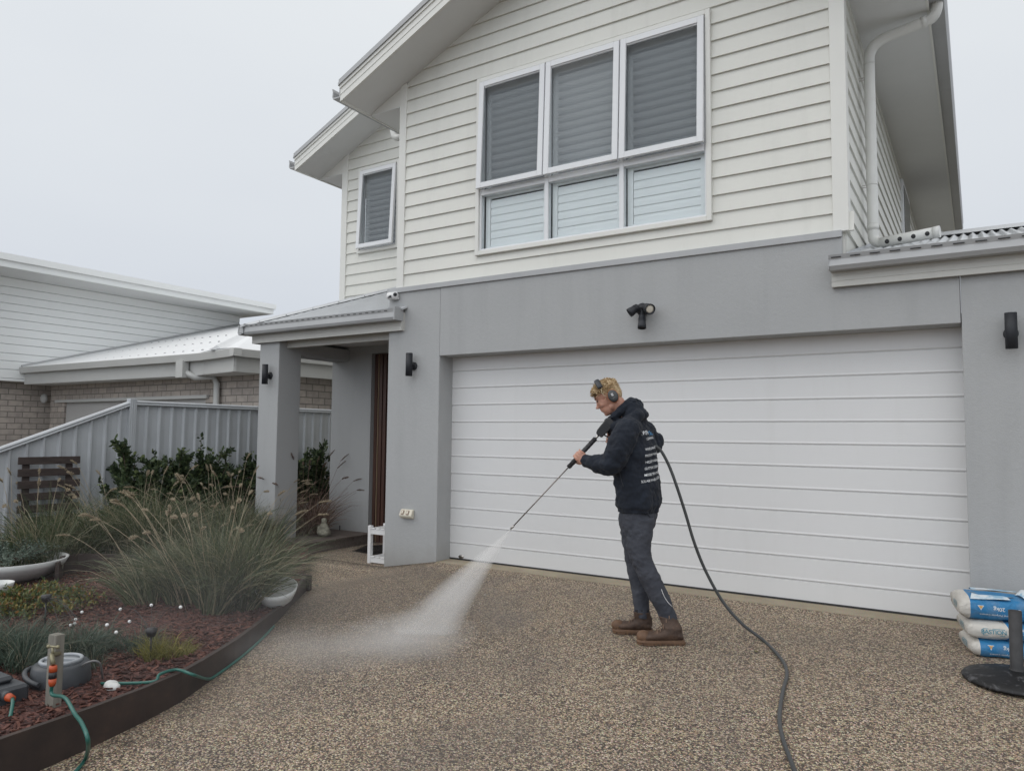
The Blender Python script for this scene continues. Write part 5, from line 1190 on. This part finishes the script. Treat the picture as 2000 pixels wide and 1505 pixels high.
# boots
lth = NT('brown_boot_leather'); lth.col(lth.ramp(lth.noise(14, 5, .65), [(.3, (.035, .021, .015)), (.55, (.072, .043, .029)), (.8, (.15, .092, .06))])).rough(.7).bump(lth.noise(60, 4), .35, .004)
tan_ = NT('tan_boot_rubber'); tan_.col(tan_.ramp(tan_.noise(20, 5, .6), [(.3, (.085, .045, .025)), (.7, (.15, .082, .045))])).rough(.7).bump(tan_.noise(50, 3), .2, .003)
def boot(A_, B_, ank, label):
    f = (B_-A_); f.z = 0; Lb = f.length; f.normalize(); s = Vector((-f.y, f.x, 0)); g0 = Vector((A_.x, A_.y, (A_.z+B_.z)/2))
    def q(x, z, y=0): return g0+f*(x*Lb)+s*y+ZZ*z
    mb = MB()
    xs_ = [(.03, .030, .070, .034), (.12, .026, .10, .043), (.28, .022, .115, .043), (.42, .022, .110, .042), (.55, .022, .090, .046), (.72, .022, .082, .055), (.87, .024, .078, .052), (.96, .028, .062, .036), (.995, .03, .04, .012)]
    rg = []
    for x, zl, zh, w in xs_:
        c = (zl+zh)/2; rg.append([q(x, c+(zh-c)*math.sin(a)*1.0, w*math.cos(a)) for a in [2*math.pi*k/20 for k in range(20)]])
    mb.rings(rg)
    at_ = q(.24, .10); tp = ank+Vector((0, 0, .0))
    mb.rings([ell(q(.26, .06), .072, .046, 20, f, s), ell(q(.25, .11), .066, .046, 20, f, s), ell(at_.lerp(tp, .6)+ZZ*.02, .060, .050, 20, f, s), ell(at_.lerp(tp, .8)+ZZ*.03, .062, .053, 20, f, s)])
    bo = resolve('boot', mb, lth.m, PER, .005, 2, [(.006, .03)]); bo['label'] = label
    so_ = MB(); prof = [(.0, .040), (.05, .048), (.25, .043), (.45, .042), (.7, .055), (.88, .052), (.98, .032), (1.02, .012)]
    lo = [q(x, .0, w) for x, w in prof]+[q(x, .0, -w) for x, w in reversed(prof)]; n_ = len(lo)
    rgs = [lo, [p+ZZ*.010 for p in lo], [g0+f*Lb*.5+(p-g0-f*Lb*.5)*1.03+ZZ*.018 for p in lo], [g0+f*Lb*.5+(p-g0-f*Lb*.5)*.97+ZZ*(.030+.012*abs((p-g0).dot(f)/Lb-.5)) for p in lo]]
    so_.rings(rgs, smooth=False); so_.box((-.0, -.0, 0), (.001, .001, .001), Matrix.Translation(q(.1, 0)))
    so_.build('sole', tan_.m, bo)
    lug = MB()
    for i in range(9):
        xq = .06+.105*i; ww = .044+.008*math.sin(xq*3.1); lug.box((-.008, -ww-.004, .001), (.008, ww+.004, .011), Matrix.Translation(q(xq, 0)) @ Matrix((f, s, ZZ)).transposed().to_4x4())
    lug.build('sole_lugs', paint('dark_lugs', (.06, .035, .022), .8, .2), bo)
    tc_ = MB(); tc_.ball(q(.875, .050), (.050, .052, .040), Matrix((f, s, ZZ)).transposed()); tc_.build('toe_cap', tan_.m, bo)
    la = MB()
    for i in range(5):
        x = .60-.065*i; z = .088+.017*i+(.008*i if i > 2 else 0); la.tube([q(x, z-.012, .034), q(x-.02, z+.012, .0), q(x, z-.012, -.034)], .0028, 6)
    la.tube([q(.30, .165, -.03), q(.40, .15, -.05), q(.43, .11, -.055)], .0025, 6); la.build('laces', paint('boot_laces', (.20, .13, .09), .8, .2), bo)
    bk = MB(); bk.rings([ell(at_.lerp(tp, .72)+ZZ*.02, .056, .046, 20, f, s), ell(at_.lerp(tp, .9)+ZZ*.045, .054, .046, 20, f, s)]); bk.build('sock', paint('black_sock', (.012, .012, .014), .9, .2), bo)
boot(FL_A, FL_B, ANL, 'nearer brown work boot'); boot(FR_A, FR_B, ANR, 'farther brown work boot')
# lettering on the back
BD = Vector((-1, .10, 0)).normalized()      # thrown forwards onto the back
BXd = Vector((0, -1, 0)); BXd = Vector((-.10, -1, 0)).normalized()*-1   # reading direction along his back, left to right for someone behind him
tw = paint('print_white', (.80, .82, .84), .8, .03); tb_ = paint('print_blue', (.10, .28, .50), .8, .03)
bz = lambda py: PP(1262, py, 0)
cY = PP(1262, 850, 0)
def back_line(txt, py, h, y0, mat, ref, sp=1.0, rot=0):
    vs_, fs_ = text_mesh(txt, h, .0, sp); w = [v.x for v in vs_]; mx_, mn_ = max(w), min(w)
    vs_ = [Vector((v.x-mn_, v.y, v.z)) for v in vs_]; O = Vector((CAM.x, 0, bz(py).z)); O.x = bz(py).x+.25; O.y = y0
    m_ = MB(); print_on(m_, vs_, fs_, O, BXd+ZZ*.10, ZZ+BXd*rot, bvh, BD, .0018); m_.build('back_lettering', mat, HD); return y0+(mx_-mn_)
yc = -1.505
ye = back_line('TWIN', 847, .030, yc-.155, tw, 0, rot=.0)
back_line('TIDE', 847, .030, ye+.004, tb_, 0)
back_line('CLEANING', 857, .017, yc-.085, tw, 0)
for i, (tx, a) in enumerate((('WINDOW CLEANING', -.145), ('PRESSURE WASHING', -.155), ('HOUSE WASHING', -.135), ('GUTTER CLEANING', -.15), ('MOSS TREATMENT', -.15), ('SOLAR PANEL CLEANING', -.18))):
    back_line(tx, 877+12.2*i, .0175, yc+a, tw, 0)
# earmuffs
EM = thing('earmuffs', 'dark grey earmuffs with thin orange rims worn over blond hair', 'earmuffs', tuple(hp_(-.02, .0)))
mb = MB(); P = []; 
for k in range(25):
    a = math.pi*k/24; P.append(hp_(.022+.004*math.sin(a), .04+.112*math.sin(a)**.9, .088*math.cos(a)))
rg = []
for i, p in enumerate(P[3:22]):
    a = math.pi*(i+3)/24; o = (HS*math.cos(a)+HU*math.sin(a)).normalized(); rg.append([p+HF*.019-o*.003, p+HF*.019+o*.007, p+HF*.006+o*.010, p-HF*.006+o*.010, p-HF*.019+o*.007, p-HF*.019-o*.003])
mb.rings(rg); mb.build('headband', paint('headband_vinyl', (.025, .028, .035), .5, .1), EM)
wm = paint('wire_cream', (.45, .38, .26), .4, .1); ccol = paint('earcup', (.05, .053, .055), .5, .1); oc = paint('earcup_rim', (.45, .15, .05), .45, .1)
for s_ in (-1, 1):
    MB().tube([hp_(.018, .085, .082*s_), hp_(.030, .055, .092*s_), hp_(.026, .028, .096*s_), hp_(.012, .012, .098*s_)], .0022, 6).build('wire', wm, EM)
    Mc = Matrix((HF, HU, HS*s_)).transposed()
    def cup(r_, mat, nm, par=EM): return MB().lathe(r_, hp_(-.030, -.004, .066*s_), 28, Mc @ Matrix.Diagonal((.84, 1.06, 1))).build(nm, mat, par)
    C_ = cup([(.001, .018), (.0425, .018), (.044, .028), (.040, .044), (.030, .050), (.001, .052)], ccol, 'ear_cup')
    cup([(.036, .010), (.0455, .010), (.0470, .018), (.0455, .024), (.036, .024)], oc, 'rim', C_)
    cup([(.001, -.004), (.038, -.004), (.040, .010), (.001, .010)], MT['blackplastic'], 'cushion', C_)
mb = MB()
def lg(f, u, w, h): mb.add([hp_(-.030+f, -.004+u, .1187), hp_(-.030+f-w, -.004+u-.001, .1187), hp_(-.030+f-w, -.004+u-h, .1187), hp_(-.030+f, -.004+u-h+.001, .1187)], [(0, 1, 2, 3)])
lg(.008, .020, .014, .020); mb.build('logo_patch', MT['whiteplastic'], EM)
v_, f_ = text_mesh('32', .011, 0); mb = MB(); mb.add([hp_(-.029-v.x*.9, .006+v.y, .1192) for v in v_], f_); mb.build('logo_mark', ccol, EM)
v_, f_ = text_mesh('PROTECT', .0042, 0); mb = MB(); mb.add([hp_(-.032-v.x, -.020+v.y, .1190) for v in v_], f_)
mb.build('logo_text', paint('print_grey', (.3, .3, .3), .7, .02), EM)
# ------------------------------------------------------------------ lance
LN = thing('pressure_lance', 'black handled pressure washer lance with a thin steel wand pointing down at the driveway', 'pressure washer lance', tuple(P2))
GP_ = PP(1181, 841, -.06)
def along(px): 
    # point on wand axis at photo x
    v0, v1 = P2, NOZ; bt = None
    for k in range(-200, 500):
        q = P2+LDIR*(k*.003); v = q-CAM; s_ = 1000+FPX*v.dot(RT)/v.dot(FW)
        if bt is None or abs(s_-px) < bt[0]: bt = (abs(s_-px), q)
    return bt[1]
A0, A1 = along(1163.5), along(1110)
MB().tube([A0, A1], .0165, 16).build('foam_grip', MT['blackplastic'], LN)
gr = MB()
for k in range(9): q = A0.lerp(A1, (k+.5)/9); gr.tube([q-LDIR*.0025, q+LDIR*.0025], .0182, 16)
gr.build('grip_ribs', MT['blackplastic'], LN)
MB().tube([along(1170), A0-LDIR*-.005], .008, 12).build('coupling', MT['steel'], LN)
wand = NT('wand_steel'); wand.col((.20, .17, .155)).rough(.4).set(Metallic=.8)
MB().tube([A1, along(1001)], .0045, 10).build('wand', wand.m, LN)
MB().tube([along(1004), along(1000), along(999.5), NOZ], [.008, .0085, .006, .005], 12).build('nozzle', MT['steel'], LN)
gd = LDIR; gu = (ZZ-gd*ZZ.dot(gd)).normalized(); gs = gd.cross(gu)
G0 = along(1181)
Mg = Matrix((gd, gs, gu)).transposed().to_4x4(); Mg.translation = G0
mb = MB(); mb.prism([(.062, -.030), (.066, .022), (.04, .034), (-.055, .040), (-.085, .028), (-.080, -.018), (-.02, -.034)], (0, 0, 0), (0, 0, 0), (1, 0, 0), (0, 0, 1)); mb = MB()
mb.prism([(.062, -.028), (.066, .022), (.04, .034), (-.055, .040), (-.085, .028), (-.080, -.018), (-.02, -.032)], G0-gs*.022, G0+gs*.022, gd, gu); GB = mb.build('gun_body', MT['blackplastic'], LN, .005)
mb = MB(); mb.prism([(-.015, -.025), (-.060, -.020), (-.085, -.12), (-.045, -.13)], G0-gs*.015, G0+gs*.015, gd, gu); mb.build('gun_handle', MT['blackplastic'], GB, .004)
mb = MB(); mb.prism([(.04, -.028), (.028, -.03), (.012, -.085), (.022, -.09)], G0-gs*.007, G0+gs*.007, gd, gu); mb.build('trigger', MT['blackplastic'], GB)
mb = MB()
for k in range(6): mb.box((.045-.016*k, -.0235, -.012), (.039-.016*k, -.0215, .026), Mg); mb.box((.045-.016*k, .0215, -.012), (.039-.016*k, .0235, .026), Mg)
mb.build('gun_ribs', MT['blackmetal'], GB)
# high pressure hose: from behind the worker down to the ground and away
hp = [PP(1255, 868, .10), PP(1278, 871, .02), PP(1291, 880, .0), PP(1308, 912, .0), PP(1324, 956, .0), PP(1340, 1006, .02), PP(1357, 1062, .04), PP(1380, 1118, .06), PP(1413, 1176, .06), PP(1450, 1218, .03)]
hp += [ong(*q, off=.012) for q in ((1489, 1248), (1514, 1272), (1532, 1296), (1537, 1318), (1530, 1345), (1524, 1380), (1523, 1412), (1530, 1445), (1542, 1478), (1556, 1515), (1575, 1560))]
center(tag(MB().tube(spline(hp, 6), .0108, 12).build('pressure_hose', MT['hose']), 'long dark grey pressure hose curving from behind the worker down across the driveway', 'hose'))
# ------------------------------------------------------------------ cement bags and umbrella base
blue = (.018, .17, .37); wht = (.52, .50, .46)
def bagmat(name, mode):
    M = NT(name); sp_ = M.n('ShaderNodeSeparateXYZ'); M.l(M.tc(), sp_.inputs[0])
    yy = M.math('MULTIPLY', M.math('MULTIPLY', sp_.outputs[1], sp_.outputs[1]), 1.0)
    x = M.math('ADD', sp_.outputs[0], M.math('MULTIPLY', M.math('POWER', M.math('ABSOLUTE', sp_.outputs[2]), 2.0), 5.0))
    if mode == 1: f = M.math('MULTIPLY', M.math('GREATER_THAN', sp_.outputs[0], -.262), M.math('LESS_THAN', x, .125))
    elif mode == 2: f = M.math('GREATER_THAN', M.math('SUBTRACT', sp_.outputs[0], M.math('MULTIPLY', M.math('POWER', M.math('ABSOLUTE', sp_.outputs[2]), 2.0), -6.0)), -.082)
    else: f = M.math('GREATER_THAN', sp_.outputs[0], -.262)
    dust = M.ramp(M.noise(9, 5, .65), [(.45, 0), (.7, .55)])
    c = M.mix(f, wht, blue); c = M.mix(M.math('MULTIPLY', dust, .45), c, (.40, .38, .34)); M.col(c).rough(.6).bump(M.noise(13, 4, .6, dist=.9), .9, .02); return M.m
BYAW = math.radians(13); bx = Vector((math.cos(BYAW), math.sin(BYAW), 0)); by = Vector((-math.sin(BYAW), math.cos(BYAW), 0))
def bag(O, L, Wd, Hh, name, mat, label, yaw=BYAW, seed=0, sag=0):
    """pillow shaped sack centred on O (bottom centre)"""
    mb = MB(); nx, nr = 26, 32; rg = []
    random.seed(seed)
    for i in range(nx+1):
        t = -1+2*i/nx; e = (1-abs(t)**10)**.5*.38+.62 if abs(t) < 1 else .60
        r_ = []
        for k in range(nr):
            a = 2*math.pi*k/nr; ca, sa_ = math.cos(a), math.sin(a); q = .55
            y = math.copysign(abs(ca)**q, ca)*Wd/2*(.90+.10*e); z = math.copysign(abs(sa_)**q, sa_)*Hh/2*(e if abs(t) > .8 else 1)
            nn2 = noise.noise((t*3+seed*9, y*9, z*20))*.010
            r_.append(Vector((t*L/2*(1.0-.02*abs(sa_)), y+nn2, z+nn2*.8+Hh/2)))
        rg.append(r_)
    mb.rings(rg)
    for r_ in rg: pass
    o = mb.build(name, mat); me = o.data
    for v in me.vertices: v.co.z -= Hh/2
    o.location = Vector(O)+Vector((0, 0, Hh/2)); o.rotation_euler = (0, 0, yaw)
    return tag(o, label, 'cement bag', 'stacked cement bags by the garage door')
E0 = ong(1903, 1283); gB = E0.z-.003; LB, WB, HB = .62, .36, .115
C0 = Vector((E0.x, E0.y, gB))+bx*(LB/2-.012)+by*(WB/2)
b3 = bag(C0, LB, WB, HB, 'cement_bag', bagmat('bag_print_low', 3), 'bottom cement bag of the stack, blue front with dusty torn left end', seed=1)
b2 = bag(C0+ZZ*(HB-.004)-bx*.012, LB, WB, HB, 'cement_bag', bagmat('bag_print_mid', 2), 'middle cement bag of the stack, white end and big white panel on its front', BYAW-.03, 2)
b1 = bag(C0+ZZ*(2*HB-.006)-bx*.030+by*.02, LB+.03, WB, HB+.035, 'cement_bag', bagmat('bag_print_top', 1), 'torn open top cement bag of the stack showing grey cement', BYAW-.06, 3)
bpy.context.view_layer.update()
def bag_text(b, txt, x, z, h, mat, flip=False, end=False, name='lettering', sp=1.0):
    me = b.data; MW = Matrix.Rotation(b.rotation_euler.z, 4, 'Z'); MW.translation = b.location
    bv = BVHTree.FromPolygons([MW @ v.co for v in me.vertices], [tuple(p.vertices) for p in me.polygons])
    ex = (MW.to_3x3() @ Vector((1, 0, 0))); ey = (MW.to_3x3() @ Vector((0, 1, 0)))
    vs_, fs_ = (text_mesh(txt, h, .0, sp) if isinstance(txt, str) else txt)
    s_ = -1 if flip else 1
    if end: X_, D_, O_ = -ey, ex, b.location+ey*x+ZZ*z-ex*.5
    else: X_, D_, O_ = ex, ey, b.location+ex*x+ZZ*z-ey*.4
    m_ = MB(); print_on(m_, [v*s_ for v in vs_], fs_, O_, X_, ZZ, bv, D_, .0015)
    off = Vector(b.location); Ri = Matrix.Rotation(-b.rotation_euler.z, 3, 'Z')
    m_.v = [tuple(Ri @ (Vector(v)-off)) for v in m_.v]; o = m_.build(name, mat, b, local=True); return o
pw = paint('bag_white_print', (.62, .66, .68), .6, .05); pb_ = paint('bag_teal_print', (.05, .22, .30), .6, .05); po = paint('bag_orange', (.55, .30, .08), .6, .05)
def boxq(w, h, t=.003):
    mb = MB()
    for (x0, y0, x1, y1) in ((-w, -h, w, -h+t), (-w, h-t, w, h), (-w, -h, -w+t, h), (w-t, -h, w, h)): mb.add([(x0, y0, 0), (x1, y0, 0), (x1, y1, 0), (x0, y1, 0)], [(0, 1, 2, 3)])
    return [Vector(v) for v in mb.v], mb.f
def tri(r, ins=.6):
    pts = [Vector((math.cos(a)*r, math.sin(a)*r*.9, 0)) for a in (math.pi/2, math.pi*7/6, math.pi*11/6)]; return pts, [(0, 1, 2)]
def fillq(w, h): return [Vector(p) for p in ((-w, -h, 0), (w, -h, 0), (w, h, 0), (-w, h, 0))], [(0, 1, 2, 3)]
for b, zc in ((b1, -.016), (b3, -.012)):
    bag_text(b, tri(.021), -.205, zc+.032, 0, pw, True, name='warning_triangle'); q = bag_text(b, tri(.015), -.205, zc+.032, 0, po, True, name='warning_triangle'); 
    for v in q.data.vertices: v.co.y -= .001
    bag_text(b, '20kg', -.105, zc+.026, .024, pw, True)
    bag_text(b, 'General Purpose Cement', -.118, zc-.014, .0125, pw, True, sp=1.05)
bag_text(b2, 'BASTION', -.168, .0, .026, pb_, sp=.92); bag_text(b2, boxq(.060, .021), -.168, .0, 0, pb_, name='logo_frame')
bag_text(b2, 'General Purpose', .0, .026, .0145, pw); bag_text(b2, 'Cement', .07, .004, .0145, pw)
bag_text(b2, fillq(.022, .018), -.005, -.018, 0, pw, name='printed_panel'); bag_text(b1, fillq(.02, .02), -.012, -.004, 0, pw, name='printed_panel')
bag_text(b1, 'BASTION', .22, .018, .03, pb_, name='lettering')
for b in (b1, b2, b3):
    bag_text(b, 'BASTION', .0, -.004, .024, pb_, end=True); bag_text(b, boxq(.055, .020), 0, -.004, 0, pb_, end=True, name='logo_frame')
# torn paper flaps and exposed cement on the top bag
Mt = Matrix.Rotation(b1.rotation_euler.z, 4, 'Z'); Mt.translation = b1.location
cem = NT('grey_cement'); cem.col(cem.ramp(cem.noise(30, 4), [(.3, (.20, .185, .16)), (.7, (.32, .30, .265))])).rough(.95).bump(cem.noise(40, 4), .8, .02)
mb = MB(); q = [Vector((-.07+.17*math.cos(a)*(1+.15*math.sin(3*a)), .01+.10*math.sin(a)*(1+.2*math.cos(4*a)), .073)) for a in [2*math.pi*k/24 for k in range(24)]]
mb.add([Vector((-.07, .01, .066))]+q, [(0, 1+k, 1+(k+1) % 24) for k in range(24)]); mb.build('exposed_cement', cem.m, b1, local=True)
flapm = NT('torn_paper'); flapm.col(flapm.mix(flapm.ramp(flapm.noise(14, 4), [(.45, 0), (.6, 1)]), (.58, .63, .66), (.25, .42, .55))).rough(.8).bump(flapm.noise(20, 4), .6, .01)
def flap(pts, seed):
    mb = MB(); n = len(pts[0]); vs = [Vector(p)+Vector((0, 0, .012*noise.noise((p[0]*20+seed, p[1]*20, 0)))) for r in pts for p in r]
    mb.add(vs, [(j*n+i, j*n+i+1, (j+1)*n+i+1, (j+1)*n+i) for j in range(len(pts)-1) for i in range(n-1)], True); mb.build('torn_flap', flapm.m, b1, local=True)
flap([[(.05, -.17, .070), (.08, -.16, .075), (.12, -.15, .076), (.17, -.155, .07)], [(.03, -.12, .085), (.06, -.10, .105), (.10, -.09, .10), (.15, -.12, .08)], [(.02, -.06, .09), (.05, -.03, .12), (.085, -.03, .11), (.12, -.07, .08)], [(.01, -.02, .08), (.045, .0, .112), (.07, .0, .10), (.09, -.03, .078)]], 1)
flap([[(-.26, -.165, .066), (-.2, -.17, .068), (-.12, -.17, .069), (-.04, -.168, .07)], [(-.25, -.13, .078), (-.19, -.12, .083), (-.12, -.135, .079), (-.05, -.12, .081)], [(-.24, -.09, .079), (-.2, -.085, .076), (-.13, -.10, .078), (-.06, -.08, .077)]], 4)
flap([[(-.22, .15, .070), (-.14, .155, .071), (-.05, .155, .071), (.05, .15, .07)], [(-.22, .125, .082), (-.15, .115, .086), (-.05, .12, .083), (.05, .11, .082)], [(-.21, .10, .077), (-.14, .09, .079), (-.05, .10, .076), (.04, .09, .077)]], 7)
# umbrella base
pb0 = ong(1989, 1322, .03); R_b = .285
cxb = Vector((ong(1883, 1321).x+R_b*1.0, 0, 0)); bc = Vector((pb0.x-.005, pb0.y, gz(pb0.x, pb0.y)+.001))
UB = thing('umbrella_base', 'round black umbrella base with an upright tube standing before the cement bags', 'umbrella base', tuple(bc))
bm_ = NT('scuffed_black_base'); bm_.col(bm_.mix(bm_.ramp(bm_.noise(9, 6, .7, dist=1.5), [(.54, 0), (.64, .45)]), (.004, .004, .005), (.16, .16, .17))).rough(.55).bump(bm_.noise(30, 4), .4, .005)
R0 = (Vector((pb0.x, pb0.y))-Vector((ong(1883, 1320).x, ong(1883, 1320).y))).length+.005
MB().lathe([(.001, 0), (R0, 0), (R0+.004, .012), (R0-.01, .026), (R0*.75, .044), (.10, .062), (.06, .070), (.001, .070)], bc, 56).build('base_disc', bm_.m, UB)
zt_ = aty(1983, 1192, bc.y).z
MB().lathe([(.001, .06), (.045, .062), (.038, .075), (.0335, .082), (.0335, zt_-bc.z), (.0295, zt_-bc.z), (.0295, zt_-bc.z-.06), (.001, zt_-bc.z-.06)], bc, 28).build('tube', paint('worn_black_tube', (.028, .028, .03), .6, .35, 14), UB)
# dark object on the wall behind the top bag, tiny leaves on the drive
random.seed(12)
lm = paint('fallen_leaf', (.10, .075, .03), .8, .3)
for i, (px, py, lab) in enumerate(((715, 1118, 'small dark dry leaf lying on the gravel before the bench'), (1472, 1270, 'small yellowish dry leaf lying on the gravel right of the worker'), (654, 1117, 'tiny dry leaf on the gravel near the edging end'))):
    p = ong(px, py, .006); m_ = MB(); leaf_quad(m_, p, Vector((1, .4, .1)), Vector((0, 0, 1)), .03, .02); o = m_.build('fallen_leaf', lm if i != 1 else MT['grassy']); center(tag(o, lab, 'leaf', 'dry leaves on the driveway'))
# ================================================================== WATER SPRAY
def volmat(name, build):
    m_ = bpy.data.materials.new(name); m_.use_nodes = True; t_ = m_.node_tree; t_.nodes.clear()
    N = NT.__new__(NT); N.m = m_; N.t = t_; N._tc = None; N.o = t_.nodes.new('ShaderNodeOutputMaterial')
    v = t_.nodes.new('ShaderNodeVolumePrincipled'); v.inputs['Color'].default_value = (.995, .995, .995, 1); v.inputs['Anisotropy'].default_value = .0
    t_.links.new(build(N), v.inputs['Density']); t_.links.new(v.outputs[0], N.o.inputs['Volume']); return m_
JT = ong(828, 1238, .0); JD = JT-NOZ; JL = JD.length; jx = JD.normalized(); jn = (NOZ-CAM).normalized(); jn = (jn-jx*jn.dot(jx)).normalized(); jy = jn.cross(jx).normalized()
HW = .30
def jet(N):
    sp_ = N.n('ShaderNodeSeparateXYZ'); N.l(N.tc(), sp_.inputs[0]); x, y, z = sp_.outputs
    u = N.math('MAXIMUM', x, .012); a = N.math('DIVIDE', N.math('ABSOLUTE', y), N.math('MULTIPLY', u, .235)); b_ = N.math('DIVIDE', N.math('ABSOLUTE', z), N.math('ADD', N.math('MULTIPLY', u, .055), .006))
    nz_ = N.noise(3.2, 4, .6, vec=N.tc('Object', (.8, 3, 3))); 
    fa = N.ramp(N.math('ADD', a, N.math('MULTIPLY', N.math('SUBTRACT', nz_, .5), N.math('MULTIPLY', u, .75))), [(.35, 1), (1.0, 0)]); fb = N.ramp(b_, [(.3, 1), (1.0, 0)])
    k = N.math('DIVIDE', 1.75, N.math('ADD', u, .10)); k = N.math('MULTIPLY', k, fa); k = N.math('MULTIPLY', k, fb); k = N.math('MULTIPLY', k, N.ramp(nz_, [(.25, .75), (.7, 1.15)]))
    return N.math('MULTIPLY', N.math('MULTIPLY', k, N.ramp(N.math('DIVIDE', x, 1.6), [(.0, 1), (.5, .75), (.82, .12)])), 8.5)
mb = MB(); e_ = 1.06; Lx = JL+.12
mb.add([(-.01, -.012, -.012), (-.01, .012, -.012), (-.01, .012, .012), (-.01, -.012, .012), (Lx, -.27*Lx, -.08), (Lx, .27*Lx, -.08), (Lx, .27*Lx, .08), (Lx, -.27*Lx, .08)], [(0, 1, 2, 3), (4, 5, 6, 7), (0, 1, 5, 4), (1, 2, 6, 5), (2, 3, 7, 6), (3, 0, 4, 7)])
J = mb.build('water_spray', volmat('water_jet_mist', jet)); Mj = Matrix((jx, jy, jn)).transposed().to_4x4(); Mj.translation = NOZ; J.matrix_world = Mj
tag(J, 'white fan of pressurised water spraying from the lance nozzle to the ground', 'water spray', kind='stuff')
def puff(dens, sc=1.7):
    def f(N):
        ln = N.n('ShaderNodeVectorMath', operation='LENGTH'); N.l(N.tc(), ln.inputs[0]); nz_ = N.noise(sc, 4, .6)
        r_ = N.math('ADD', ln.outputs['Value'], N.math('MULTIPLY', N.math('SUBTRACT', nz_, .5), .9))
        return N.math('MULTIPLY', N.ramp(r_, [(.15, 1), (.95, 0)]), dens)
    return f
def mist(px, py, off, rx, ry, rz_, dens, label, yaw=.5, sc=1.7):
    p = ong(px, py, off); m_ = MB().ball((0, 0, 0), 1.0, None, 24, 14); o = m_.build('spray_mist', volmat('mist', puff(dens, sc))); o.location = p; o.scale = (rx, ry, rz_); o.rotation_euler = (0, 0, yaw)
    return tag(o, label, 'mist', 'drifting spray mist', 'stuff')
mist(800, 1250, .06, .55, .32, .20, 1.9, 'dense low mist where the water jet strikes the gravel', .55)
mist(660, 1272, .07, .85, .36, .18, .75, 'thin mist drifting left over the gravel from the jet', .5)
mist(420, 1180, .45, 1.5, 1.1, .75, .05, 'faint spray haze hanging over the tall grass clumps', .4, 1.2)

random.seed(33); mb = MB()
for k in range(260):
    t = random.random()**.6; a = random.gauss(0, .5); p = NOZ+jx*(JL*(.25+.78*t))+jy*(a*.235*JL*(.25+.78*t)*1.25)+jn*random.gauss(0, .03)
    if p.z < gz(p.x, p.y)+.004: p.z = gz(p.x, p.y)+abs(random.gauss(0, .05))
    mb.ball(p, random.uniform(.0009, .0024), None, 5, 4)
for k in range(240):
    c_ = JT+Vector((random.gauss(-.15, .30), random.gauss(-.05, .20), 0)); c_.z = gz(c_.x, c_.y)+abs(random.gauss(0, .045)); mb.ball(c_, random.uniform(.0009, .0026), None, 5, 4)
tag(mb.build('water_droplets', NT('droplet_water').col((.75, .77, .8)).rough(.15).m), 'scattered bright water droplets flying round the jet and splashing off the gravel', 'water droplets', kind='stuff')
